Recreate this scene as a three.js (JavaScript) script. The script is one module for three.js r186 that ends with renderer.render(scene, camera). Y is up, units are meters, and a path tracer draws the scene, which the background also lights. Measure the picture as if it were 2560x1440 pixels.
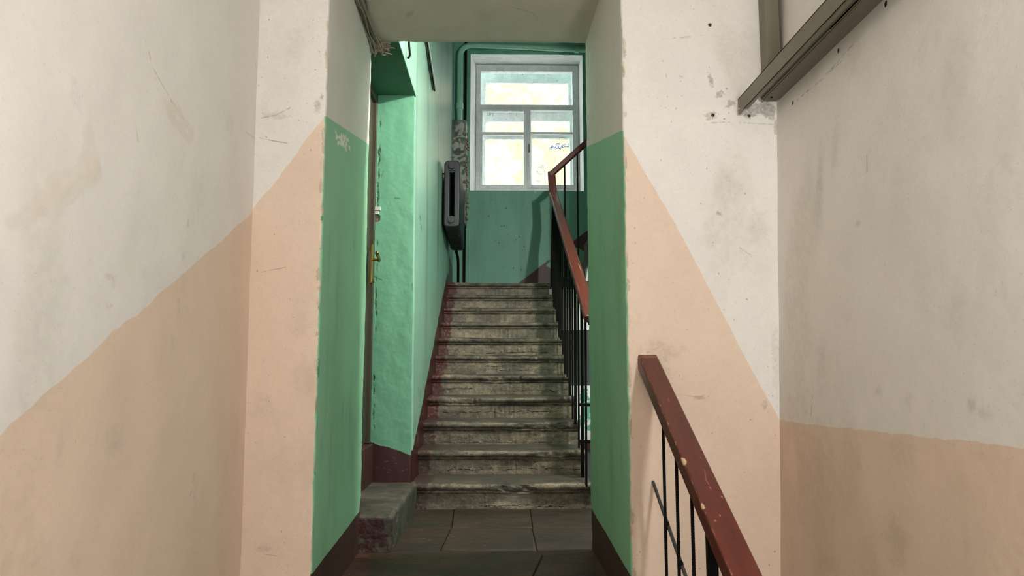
import * as THREE from 'three';
import { mergeGeometries, mergeVertices, toCreasedNormals } from 'three/addons/utils/BufferGeometryUtils.js';
import { RectAreaLightUniformsLib } from 'three/addons/lights/RectAreaLightUniformsLib.js';
import { RoundedBoxGeometry } from 'three/addons/geometries/RoundedBoxGeometry.js';

// ---------------------------------------------------------------- camera, sky, lamps, exposure
const EYE = 0.80, FOCAL = 1775, PITCH = THREE.MathUtils.degToRad(6.5), YAW = THREE.MathUtils.degToRad(1.0);
const scene = new THREE.Scene();
const camera = new THREE.PerspectiveCamera(2 * Math.atan(720 / FOCAL) * 180 / Math.PI, 16 / 9, 0.05, 100);
camera.rotation.order = 'YXZ';
camera.position.set(0, EYE, 0);
camera.rotation.set(PITCH, -YAW, 0);
scene.add(camera);

const SKY = new THREE.Color().setRGB(0.90, 0.955, 1.0);
scene.background = SKY;
scene.backgroundIntensity = 10;
const renderer = new THREE.WebGLRenderer();
renderer.toneMapping = THREE.LinearToneMapping;
renderer.toneMappingExposure = 1.02;
renderer.shadowMap.enabled = true;

const NEAR_LAMP = { at: [0.82, 1.52, 0.12], cd: 7.5, color: [0.965, 0.985, 1.0], glow: 3 };
const REAR_FILL_LAMP = { at: [-0.36, 1.60, 1.55], size: [0.86, 0.16], nits: 44, color: [1.0, 0.945, 0.86], glow: 3 };
const HALL_LAMP = { at: [0.81, 2.79, -3.318], cd: 13.5, color: [1.0, 0.97, 0.92], glow: 3 };

// ---------------------------------------------------------------- helpers
function rng(seed) { let a = seed >>> 0; return () => { a = (a + 0x6D2B79F5) >>> 0; let t = a; t = Math.imul(t ^ (t >>> 15), t | 1); t ^= t + Math.imul(t ^ (t >>> 7), t | 61); return ((t ^ (t >>> 14)) >>> 0) / 4294967296; }; }
const NT = new Float32Array(65536); { const r = rng(77); for (let i = 0; i < 65536; i++) NT[i] = r() * 2 - 1; }
function n2(x, y) {
  const xi = Math.floor(x), yi = Math.floor(y); let fx = x - xi, fy = y - yi;
  fx = fx * fx * (3 - 2 * fx); fy = fy * fy * (3 - 2 * fy);
  const a = (xi & 255), b = ((xi + 1) & 255), c = (yi & 255) << 8, d = ((yi + 1) & 255) << 8;
  const p = NT[a | c], q = NT[b | c], r = NT[a | d], s = NT[b | d];
  const t = p + (q - p) * fx; return t + (r + (s - r) * fx - t) * fy;
}
function fbm(x, y, o = 4) { let s = 0, a = 0.5; for (let i = 0; i < o; i++) { s += a * n2(x, y); x = x * 2.03 + 17.7; y = y * 2.03 + 9.1; a *= 0.5; } return s; }
const clamp = (x, a = 0, b = 1) => Math.min(b, Math.max(a, x));
const sst = (a, b, x) => { const t = clamp((x - a) / (b - a)); return t * t * (3 - 2 * t); };
const lerp = (a, b, t) => a + (b - a) * t;
const mix3 = (a, b, t) => [lerp(a[0], b[0], t), lerp(a[1], b[1], t), lerp(a[2], b[2], t)];
const C = (r, g, b) => [r / 255, g / 255, b / 255];

// the photograph's pixel (x, y) at depth d ahead of the camera -> point of the place
function P(px, py, d) {
  const a = (px - 1280) / FOCAL, b = -(py - 720) / FOCAL, cp = Math.cos(PITCH), sp = Math.sin(PITCH), c = Math.cos(YAW), s = Math.sin(YAW);
  const d1 = cp - b * sp, Y = sp + b * cp, X = a * c + d1 * s, D = -a * s + d1 * c;
  return new THREE.Vector3(X * d / D, EYE + Y * d / D, -d);
}
function PX(px, py, x) { const q = P(px, py, 1), k = x / q.x; return new THREE.Vector3(x, EYE + (q.y - EYE) * k, -k); }

const names = new Map();
function numbered(n) { const k = names.get(n) || 0; names.set(n, k + 1); return k ? `${n}_${String(k).padStart(3, '0')}` : n; }
function shade(o) { o.traverse((m) => { if (m.isMesh) { m.castShadow = true; m.receiveShadow = true; } }); return o; }
function part(name, geo, mat, parent, label) { const m = new THREE.Mesh(geo, mat); m.name = name; m.castShadow = m.receiveShadow = true; parent.add(m); if (label) m.userData.label = label; return m; }
function struct(name, geo, mat) { const m = new THREE.Mesh(geo, mat); m.name = numbered(name); m.castShadow = m.receiveShadow = true; m.userData.kind = 'structure'; scene.add(m); return m; }
function structGroup(name) { const g = new THREE.Group(); g.name = numbered(name); g.userData.kind = 'structure'; scene.add(g); return g; }
function thing(name, label, category, pos = [0, 0, 0], group) { const g = new THREE.Group(); g.name = numbered(name); g.position.set(...pos); g.userData = { label, category }; if (group) g.userData.group = group; scene.add(g); return g; }
function single(name, geo, mat, label, category, group) { const m = new THREE.Mesh(geo, mat); m.name = numbered(name); m.castShadow = m.receiveShadow = true; m.userData = { label, category }; if (group) m.userData.group = group; scene.add(m); return m; }

// a surface fn(a, b) -> [x, y, z] on a grid, closed behind by an offset
function sheet(fn, nu, nv, back, uOf = (a) => a) {
  const pos = [], uv = [], idx = [], W = nu + 1, N = W * (nv + 1);
  for (let k = 0; k < (back ? 2 : 1); k++) for (let j = 0; j <= nv; j++) for (let i = 0; i <= nu; i++) {
    const p = fn(i / nu, j / nv); pos.push(p[0] + (k ? back[0] : 0), p[1] + (k ? back[1] : 0), p[2] + (k ? back[2] : 0)); uv.push(uOf(i / nu), j / nv);
  }
  for (let j = 0; j < nv; j++) for (let i = 0; i < nu; i++) {
    const a = j * W + i, b = a + 1, c = a + W, d = c + 1; idx.push(a, b, d, a, d, c);
    if (back) idx.push(a + N, d + N, b + N, a + N, c + N, d + N);
  }
  if (back) {
    const edge = (a, b) => idx.push(a, a + N, b + N, a, b + N, b);
    for (let i = 0; i < nu; i++) { edge(i, i + 1); edge(nv * W + i + 1, nv * W + i); }
    for (let j = 0; j < nv; j++) { edge((j + 1) * W, j * W); edge(j * W + nu, (j + 1) * W + nu); }
  }
  const g = new THREE.BufferGeometry(); g.setAttribute('position', new THREE.Float32BufferAttribute(pos, 3)); g.setAttribute('uv', new THREE.Float32BufferAttribute(uv, 2)); g.setIndex(idx);
  g.computeVertexNormals(); return back ? toCreasedNormals(g, 1.0) : g;
}
function box(x0, x1, y0, y1, z0, z1, r = 0) {
  const w = Math.abs(x1 - x0), h = Math.abs(y1 - y0), d = Math.abs(z1 - z0);
  const g = r ? new RoundedBoxGeometry(w, h, d, 2, r) : new THREE.BoxGeometry(w, h, d);
  g.translate((x0 + x1) / 2, (y0 + y1) / 2, (z0 + z1) / 2); return g;
}
const merge = (gs) => mergeGeometries(gs.map((g) => { const q = g.index ? g.toNonIndexed() : g; for (const k of Object.keys(q.attributes)) if (!['position', 'normal', 'uv'].includes(k)) q.deleteAttribute(k); return q; }));
function tube(pts, r, seg = 24, rad = 8, closed = false) {
  const c = new THREE.CatmullRomCurve3(pts.map((p) => (p.isVector3 ? p : new THREE.Vector3(...p))), closed, 'centripetal');
  return new THREE.TubeGeometry(c, seg, r, rad, closed);
}
// a rectangular bar from a to b, width along the horizontal across it, height upright
function bar(a, b, w, h, r = 0.004, up = new THREE.Vector3(0, 1, 0)) {
  a = a.isVector3 ? a : new THREE.Vector3(...a); b = b.isVector3 ? b : new THREE.Vector3(...b);
  const L = a.distanceTo(b), g = r ? new RoundedBoxGeometry(w, h, L, 2, r) : new THREE.BoxGeometry(w, h, L);
  const z = b.clone().sub(a).normalize(), x = new THREE.Vector3().crossVectors(up, z).normalize(), y = new THREE.Vector3().crossVectors(z, x);
  g.applyMatrix4(new THREE.Matrix4().makeBasis(x, y, z).setPosition(a.clone().add(b).multiplyScalar(0.5))); return g;
}

// ---- a skin: colour and relief of one surface, computed per texel in metres
class Skin {
  constructor(u0, u1, v0, v1, ppm, maxPx = 2048) {
    Object.assign(this, { u0, u1, v0, v1 });
    this.w = Math.min(maxPx, Math.round((u1 - u0) * ppm)); this.h = Math.min(maxPx, Math.round((v1 - v0) * ppm));
    this.c = new Float32Array(this.w * this.h * 3); this.z = new Float32Array(this.w * this.h);
  }
  fill(fn) {
    const { w, h } = this, du = (this.u1 - this.u0) / w, dv = (this.v1 - this.v0) / h;
    for (let j = 0, k = 0; j < h; j++) for (let i = 0; i < w; i++, k++) {
      const q = fn(this.u0 + (i + 0.5) * du, this.v0 + (j + 0.5) * dv);
      this.c[3 * k] = q[0]; this.c[3 * k + 1] = q[1]; this.c[3 * k + 2] = q[2]; this.z[k] = q[3] || 0;
    }
    return this;
  }
  each(ua, ub, va, vb, fn) {
    const { w, h } = this, du = (this.u1 - this.u0) / w, dv = (this.v1 - this.v0) / h;
    const i0 = Math.max(0, Math.floor((ua - this.u0) / du)), i1 = Math.min(w - 1, Math.ceil((ub - this.u0) / du)), j0 = Math.max(0, Math.floor((va - this.v0) / dv)), j1 = Math.min(h - 1, Math.ceil((vb - this.v0) / dv));
    for (let j = j0; j <= j1; j++) for (let i = i0; i <= i1; i++) fn(this.u0 + (i + 0.5) * du, this.v0 + (j + 0.5) * dv, j * w + i);
  }
  put(k, col, t, dz) { for (let n = 0; n < 3; n++) this.c[3 * k + n] = lerp(this.c[3 * k + n], col[n], t); this.z[k] += dz * t; }
  // a stain or a flake: an ellipse with a ragged outline; soft 0 is a hard edge
  blob(u, v, ru, rv, col, alpha = 1, { rag = 0.5, soft = 0.15, f = 1.6, dz = 0, turn = 0, grain = 0 } = {}) {
    const R = Math.max(ru, rv) * (1.2 + rag), ct = Math.cos(turn), st = Math.sin(turn), q = f / Math.min(ru, rv);
    this.each(u - R, u + R, v - R, v + R, (a, b, k) => {
      const x = (a - u) * ct + (b - v) * st, y = -(a - u) * st + (b - v) * ct;
      const r = Math.hypot(x / ru, y / rv) + rag * fbm(a * q + u * 91, b * q + v * 37, 4);
      let t = 1 - sst(1 - soft, 1 + soft, r); if (grain) t *= clamp(0.5 + grain * fbm(a * 160, b * 160, 3) + 0.3);
      if (t > 0) this.put(k, col, t * alpha, dz);
    });
  }
  // a crack, scratch or brush line through points
  line(pts, width, col, alpha = 1, { wob = 0.4, dz = 0, f = 60 } = {}) {
    for (let s = 0; s + 1 < pts.length; s++) {
      const [ax, ay] = pts[s], [bx, by] = pts[s + 1], L = Math.hypot(bx - ax, by - ay) || 1e-6, m = width * 3;
      this.each(Math.min(ax, bx) - m, Math.max(ax, bx) + m, Math.min(ay, by) - m, Math.max(ay, by) + m, (u, v, k) => {
        const t = clamp(((u - ax) * (bx - ax) + (v - ay) * (by - ay)) / (L * L));
        const d = Math.hypot(u - ax - t * (bx - ax), v - ay - t * (by - ay)) + wob * width * 2 * fbm(u * f, v * f, 3);
        const w = 1 - sst(width * 0.35, width * 0.7, Math.abs(d)); if (w > 0) this.put(k, col, w * alpha, dz);
      });
    }
  }
  material(opt = {}, bumpDiv = 2, relief = true) {
    const { w, h } = this, bytes = new Uint8Array(w * h * 4);
    for (let k = 0; k < w * h; k++) { for (let n = 0; n < 3; n++) bytes[4 * k + n] = clamp(this.c[3 * k + n]) * 255 + 0.5; bytes[4 * k + 3] = 255; }
    const map = new THREE.DataTexture(bytes, w, h); map.colorSpace = THREE.SRGBColorSpace;
    map.magFilter = map.minFilter = THREE.LinearFilter; map.needsUpdate = true;
    if (!relief) { this.c = this.z = null; return new THREE.MeshStandardMaterial({ map, roughness: 0.8, ...opt }); }
    const bw = Math.floor(w / bumpDiv), bh = Math.floor(h / bumpDiv), bb = new Uint8Array(bw * bh * 4); let lo = 1e9, hi = -1e9;
    for (let k = 0; k < w * h; k++) { lo = Math.min(lo, this.z[k]); hi = Math.max(hi, this.z[k]); }
    for (let j = 0; j < bh; j++) for (let i = 0; i < bw; i++) { const q = (this.z[j * bumpDiv * w + i * bumpDiv] - lo) / (hi - lo || 1) * 255; const k = 4 * (j * bw + i); bb[k] = bb[k + 1] = bb[k + 2] = q; bb[k + 3] = 255; }
    const bump = new THREE.DataTexture(bb, bw, bh);
    for (const t of [bump]) { t.magFilter = t.minFilter = THREE.LinearFilter; t.needsUpdate = true; }
    this.c = this.z = null;
    return new THREE.MeshStandardMaterial({ map, bumpMap: bump, bumpScale: Math.max(1e-5, hi - lo), roughness: 0.8, ...opt });
  }
}

// ---------------------------------------------------------------- colours of the paints
const WHITE = C(221, 215, 207), PEACH = C(216, 193, 171), GREEN = C(142, 192, 155), MINT = C(122, 176, 155), DADO = C(70, 42, 34), OXIDE = C(66, 25, 22), STONE = C(118, 108, 91);

// mottling, roller stipple and trowel relief shared by the painted walls
function paintGrain(col, u, v, o = 0, strength = 1) {
  const m = (fbm(u * 2.3 + o, v * 2.3 + o, 4) * 0.03 + fbm(u * 14 + o, v * 9 - o, 4) * 0.018 + fbm(u * 90, v * 90 + o, 3) * 0.016) * strength;
  const g = sst(0.18, 0.5, fbm(u * 3.1 + o * 3, v * 1.6 + 40 + o, 5)) * 0.06 * strength;            // grey hand dirt in clouds with a grain
  const speck = fbm(u * 220 + o, v * 220, 2) > 0.52 ? 0.08 : 0;
  const k = 1 + m - g * (0.7 + 0.6 * fbm(u * 60, v * 60, 2)) - speck * strength;
  const z = fbm(u * 9 + o, v * 9, 3) * 0.0009 + fbm(u * 45, v * 45 + o, 4) * 0.00028 + fbm(u * 190, v * 190, 2) * 0.00008;
  return [col[0] * k, col[1] * k, col[2] * k * (1 - g * 0.15), z];
}
const wav = (x, o = 0) => 0.004 * n2(x * 9 + o, o) + 0.0025 * n2(x * 40, o + 3);

// ---------------------------------------------------------------- the landing's two near walls
const D0 = 2.40, D1 = 3.28, XL = (y) => -0.836 - 0.0075 * y, XR = (y) => 0.918 + 0.034 * y;
const STEP_DOWN_D = 2.15;
{ // left wall, d 0.45 .. 2.40
  const d0 = 0.45, d1 = D0, y0 = -0.5, y1 = 2.45;
  const sk = new Skin(d0, d1, y0, y1, 940);
  const line = (d) => (d > 1.83 ? lerp(1.027, 1.342, (d - 1.83) / 0.57) : d > 1.424 ? lerp(0.806, 1.027, (d - 1.424) / 0.406) : 0.806 - (1.424 - d) * 0.6) + wav(d, 5) * 1.2;
  sk.fill((u, v) => paintGrain(v > line(u) ? WHITE : PEACH, u, v, 3.3, 0.85));
  const at = (px, py) => { const q = PX(px, py, -0.845); return [-q.z, q.y]; };
  const G = C(150, 146, 138);
  for (const [x, y, a, b, al, t] of [[265, 690, 0.014, 0.009, 0.35, 0], [262, 762, 0.012, 0.009, 0.35, 0], [275, 705, 0.008, 0.01, 0.3, 0], [463, 555, 0.006, 0.012, 0.4, 0], [452, 640, 0.012, 0.009, 0.28, 0], [352, 680, 0.01, 0.012, 0.2, 0], [180, 225, 0.015, 0.028, 0.2, 0.3], [570, 300, 0.03, 0.04, 0.18, 0], [275, 1095, 0.03, 0.03, 0.3, 0.6], [270, 1120, 0.025, 0.015, 0.3, 0], [135, 1130, 0.012, 0.03, 0.18, 0], [440, 765, 0.012, 0.03, 0.22, 0.3], [450, 705, 0.02, 0.018, 0.16, 0], [170, 1400, 0.02, 0.02, 0.22, 0], [425, 855, 0.01, 0.02, 0.25, 0], [475, 1230, 0.015, 0.05, 0.2, 0.1]]) {
    const [u, v] = at(x, y); sk.blob(u, v, a, b, G, al * 0.6, { soft: 0.7, rag: 0.9, turn: t, grain: 0.8 });
  }
  for (const pts of [[[378, 160], [395, 195], [425, 245], [460, 300]], [[365, 105], [372, 140]], [[636, 150], [640, 165]], [[610, 325], [640, 345]], [[335, 310], [340, 350]], [[475, 1185], [470, 1210], [462, 1245]], [[400, 840], [404, 852]]]) sk.line(pts.map((p) => at(...p)), 0.0035, C(172, 163, 150), 0.4, { dz: -0.0006, wob: 0.8 });
  for (const pts of [[[10, 560], [120, 470], [215, 415]], [[0, 590], [90, 520], [235, 440]], [[215, 260], [222, 420]], [[390, 220], [420, 270], [470, 330]]]) sk.line(pts.map((p) => at(...p)), 0.03, C(214, 204, 190), 0.55, { wob: 0.8, f: 14, dz: 0.0006 });  // broad streaks put the wall's soft fold-like shading into its colour
  const mat = sk.material({ roughness: 0.72 });
  struct('wall_left', sheet((a, b) => { const d = lerp(d0, d1 + 0.02, a), y = lerp(y0, y1, b); return [XL(y) + 0.004 * fbm(d * 3.2 + 3, y * 2.6, 3) + 0.003 * fbm(d * 9, y * 5 + 8, 2), y, -d]; }, 90, 130, [-0.3, 0, 0]), mat);
}
{ // right wall, d 0.45 .. 2.40
  const d0 = 0.45, d1 = D0, y0 = -0.5, y1 = 2.45;
  const sk = new Skin(d0, d1, y0, y1, 940);
  const line = (d) => (d > 1.9 ? 0.640 - (d - 1.9) * 0.028 : 0.640 + (1.9 - d) * 0.03 * sst(0, 0.3, 1.9 - d)) + wav(d, 9) * 0.9;
  sk.fill((u, v) => paintGrain(v > line(u) ? WHITE : PEACH, u, v, 8.1, 1));
  const at = (px, py) => { const q = PX(px, py, 0.945); return [-q.z, q.y]; }, G = C(140, 128, 110);
  for (const [x, y, a, b, al, t] of [[2140, 555, 0.012, 0.008, 0.45, 0], [2040, 440, 0.02, 0.09, 0.28, 0.1], [2075, 360, 0.02, 0.06, 0.25, 0.2], [2205, 975, 0.016, 0.012, 0.25, 0], [2440, 1010, 0.012, 0.014, 0.4, 0.3], [2475, 1035, 0.016, 0.012, 0.3, 0], [2280, 1005, 0.014, 0.02, 0.2, 0], [2260, 1350, 0.05, 0.05, 0.32, 0], [2065, 1160, 0.025, 0.06, 0.24, 0], [2270, 1130, 0.04, 0.035, 0.22, 0], [2160, 1160, 0.012, 0.02, 0.24, 0], [2395, 800, 0.04, 0.05, 0.16, 0], [2060, 900, 0.03, 0.05, 0.15, 0], [2110, 130, 0.05, 0.05, 0.25, 0.5], [2010, 210, 0.04, 0.05, 0.2, 0.7], [2360, 200, 0.06, 0.1, 0.14, 0.4], [2100, 1410, 0.05, 0.03, 0.22, 0]]) { const [u, v] = at(x, y); sk.blob(u, v, a, b, G, al * 0.6, { soft: 0.75, rag: 0.9, turn: t, grain: 0.8 }); }
  for (const pts of [[[2155, 365], [2157, 425]], [[2143, 385], [2143, 405]], [[1975, 245], [2010, 215], [2060, 165], [2110, 105]], [[1985, 235], [2040, 190], [2100, 130]], [[2090, 735], [2094, 728]], [[1962, 1300], [1965, 1380], [1960, 1420]], [[2040, 990], [2038, 1040]]]) sk.line(pts.map((p) => at(...p)), 0.003, C(140, 128, 112), 0.38, { dz: -0.0006, wob: 0.8 });
  for (const [x, y, r] of [[1965, 252, 0.007], [2075, 120, 0.007], [2190, 3, 0.007]]) { const [u, v] = at(x, y); sk.blob(u, v, r * 0.9, r, C(38, 32, 26), 0.95, { rag: 0.3, dz: -0.004 }); }
  const mat = sk.material({ roughness: 0.74 });
  struct('wall_right', sheet((a, b) => { const d = lerp(d1 + 0.02, d0, a), y = lerp(y0, y1, b); return [XR(y) - 0.004 * fbm(d * 3.1 + 13, y * 2.4, 3), y, -d]; }, 90, 130, [0.3, 0, 0]), (() => { const f = (t) => { t.wrapS = THREE.RepeatWrapping; t.repeat.set(-1, 1); t.offset.set(1, 0); }; f(mat.map); f(mat.bumpMap); return mat; })());
}
// a pier of the passage: one skin wrapped round front face, arris, reveal and back
function pier(name, pts, y0, y1, texOf, marks, sgn, radius = 0.012) {
  // resample the path with rounded corners
  const path = []; const seg = [];
  for (let i = 0; i < pts.length; i++) {
    const p = pts[i];
    if (i === 0 || i === pts.length - 1) { seg.push(p); continue; }
    const a = pts[i - 1], b = pts[i + 1], la = Math.hypot(a[0] - p[0], a[1] - p[1]), lb = Math.hypot(b[0] - p[0], b[1] - p[1]);
    const rad = i === 1 ? radius : 0.003, s = [p[0] + (a[0] - p[0]) * rad / la, p[1] + (a[1] - p[1]) * rad / la], e = [p[0] + (b[0] - p[0]) * rad / lb, p[1] + (b[1] - p[1]) * rad / lb];
    for (let k = 0; k <= 6; k++) { const t = k / 6, q = 1 - t; seg.push([q * q * s[0] + 2 * q * t * p[0] + t * t * e[0], q * q * s[1] + 2 * q * t * p[1] + t * t * e[1]]); }
  }
  let S = 0; for (let i = 0; i < seg.length; i++) { if (i) { const L = Math.hypot(seg[i][0] - seg[i - 1][0], seg[i][1] - seg[i - 1][1]), n = Math.max(1, Math.round(L / 0.025)); for (let k = 1; k <= n; k++) path.push([lerp(seg[i - 1][0], seg[i][0], k / n), lerp(seg[i - 1][1], seg[i][1], k / n), S + L * k / n]); S += L; } else path.push([...seg[0], 0]); }
  const sk = new Skin(0, S, y0, y1, 800);
  sk.fill(texOf); marks(sk);
  const mat = sk.material({ roughness: 0.62 });
  const n = path.length, nv = Math.round((y1 - y0) / 0.02), pos = [], uv = [], idx = [];
  for (let j = 0; j <= nv; j++) for (let i = 0; i < n; i++) {
    const p = path[i], a = path[Math.max(0, i - 1)], b = path[Math.min(n - 1, i + 1)], y = lerp(y0, y1, j / nv);
    let nx = (b[1] - a[1]), nz = -(b[0] - a[0]); const l = Math.hypot(nx, nz) || 1; nx *= sgn / l; nz *= sgn / l;
    let near = 1; for (let k = 1; k < pts.length - 1; k++) near = Math.min(near, Math.hypot(p[0] - pts[k][0], p[1] - pts[k][1]) / 0.03);
    const e = 0.003 * fbm(p[2] * 4 + 2, y * 3, 3) + (near < 1 ? (1 - near) * (0.0025 * fbm(y * 22, p[2] * 6 + 7, 4) - 0.007 * sst(0.2, 0.45, fbm(y * 15 + 31, 2.2, 3)) * (p[1] > -2.6 ? 1 : 0.2)) : 0);
    pos.push(p[0] + nx * e, y, p[1] + nz * e); uv.push(p[2] / S, j / nv);
  }
  for (let j = 0; j < nv; j++) for (let i = 0; i < n - 1; i++) { const a = j * n + i, b = a + 1, c = a + n, d = c + 1; if (sgn > 0) idx.push(a, b, d, a, d, c); else idx.push(a, d, b, a, c, d); }
  for (let j = 0; j < nv; j++) { const a = j * n + n - 1, b = j * n, c = a + n, d = b + n; idx.push(a, b, d, a, d, c); }  // closed behind
  const g = new THREE.BufferGeometry(); g.setAttribute('position', new THREE.Float32BufferAttribute(pos, 3)); g.setAttribute('uv', new THREE.Float32BufferAttribute(uv, 2)); g.setIndex(idx); g.computeVertexNormals();
  return struct(name, g, mat);
}
const YT = 2.62;
{ // left pier: s = 0 at x -0.95; front to s 0.344, reveal to s 1.224, back face beyond
  const sB = 0.344 - 0.005, sC = sB + 0.88 - 0.005;
  pier('wall_passage_left', [[-0.95, -D0], [-0.606, -D0], [-0.621, -D1], [-1.1, -D1]], -0.05, YT, (u, v) => {
    const edge = sB + 0.0018 * n2(v * 22, 3) + 0.0012 * n2(v * 70, 8);
    if (u < edge) {
      const x = -0.95 + u, y = 1.671 + (x + 0.61) * 1.392 + wav(x * 2, 2) * 1.1;
      return paintGrain(v > y ? WHITE : PEACH, u, v, 21, 1.15);
    }
    const t = clamp((u - sB) / (sC - sB)), y = lerp(1.675, 1.855, t) + wav(u * 0.5, 3) * 0.3, dado = (t < 0.97 ? lerp(0.138, 0.172, t) : lerp(0.172, 0.29, clamp((t - 0.97) / 0.06))) + wav(u * 0.5, 6) * 0.4;
    const q = paintGrain(v > y ? WHITE : v < dado ? DADO : GREEN, u, v, 27, v < dado ? 1.8 : 1.1);
    if (u > sC + 0.005) return paintGrain(v > 0.4 ? MINT : OXIDE, u, v, 2, 1);
    return q;
  }, (sk) => {
    const fr = (px, py) => { const q = P(px, py, D0); return [q.x + 0.95, q.y]; }, rv = (px, py) => { const q = PX(px, py, -0.613); return [sB - q.z - D0, q.y]; };
    const r = rng(4);
    for (const [x, y, a, b] of [[806, 545, 0.006, 0.012], [798, 768, 0.004, 0.01], [797, 920, 0.008, 0.03], [800, 1065, 0.003, 0.012], [792, 1185, 0.003, 0.008], [786, 1330, 0.004, 0.02]]) { const [u, v] = fr(x, y); sk.blob(u, v, a, b, C(70, 140, 92), 0.9, { rag: 0.9, dz: 0.0004 }); }
    for (let i = 0; i < 26; i++) { const v = 0.15 + r() * 1.9; sk.blob(sB + (r() - 0.5) * 0.012, v, 0.003 + r() * 0.004, 0.006 + r() * 0.02, r() < 0.5 ? C(196, 184, 164) : C(176, 162, 140), 0.8, { rag: 0.9, dz: -0.001 }); }
    for (let i = 0; i < 28; i++) sk.blob(0.1 + r() * 0.24, 0.2 + r() * 1.95, 0.0012 + r() * 0.002, 0.0012 + r() * 0.003, C(150, 138, 120), 0.4 + r() * 0.3, { dz: -0.0008 });
    for (const [x, y, a, b, al] of [[660, 1372, 0.02, 0.008, 0.35], [650, 1005, 0.03, 0.05, 0.14], [795, 265, 0.01, 0.02, 0.5], [805, 243, 0.006, 0.01, 0.5], [690, 290, 0.04, 0.012, 0.25], [740, 120, 0.03, 0.06, 0.12], [750, 820, 0.03, 0.04, 0.12]]) { const [u, v] = fr(x, y); sk.blob(u, v, a, b, C(150, 138, 120), al, { soft: 0.6, rag: 0.9, grain: 0.8 }); }
    for (const pts of [[[650, 345], [680, 352], [720, 358]], [[655, 295], [690, 288], [725, 270]], [[660, 1385], [690, 1390]], [[655, 680], [715, 668]]]) sk.line(pts.map((p) => fr(...p)), 0.003, C(160, 146, 126), 0.6, { dz: -0.001 });
    const W = C(232, 228, 216);   // white scratches on the green reveal
    for (const pts of [[[838, 334], [850, 350], [866, 378]], [[838, 345], [856, 340], [872, 352]], [[852, 352], [848, 340]], [[860, 352], [874, 368]], [[843, 357], [862, 362]]]) sk.line(pts.map((p) => rv(...p)), 0.014, W, 0.85, { wob: 0.7, f: 50, dz: -0.0006 });
    for (let i = 0; i < 26; i++) sk.blob(sB + 0.02 + r() * 0.84, 0.25 + r() * 1.5, 0.001 + r() * 0.003, 0.0015 + r() * 0.004, r() < 0.5 ? C(70, 92, 72) : C(150, 180, 150), 0.6, { dz: -0.0005 });
    for (let i = 0; i < 16; i++) { const u = sB + 0.05 + r() * 0.8, v = 0.3 + r() * 1.2; sk.blob(u, v, 0.015 + r() * 0.03, 0.05 + r() * 0.12, C(94, 132, 100), 0.22, { soft: 0.7, rag: 0.9, grain: 0.7 }); }
    for (let i = 0; i < 12; i++) sk.blob(sB + 0.05 + r() * 0.8, r() * 0.14, 0.01, 0.012, C(122, 92, 78), 0.4, { rag: 1, soft: 0.4, grain: 1 });
  }, -1);
}
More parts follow.
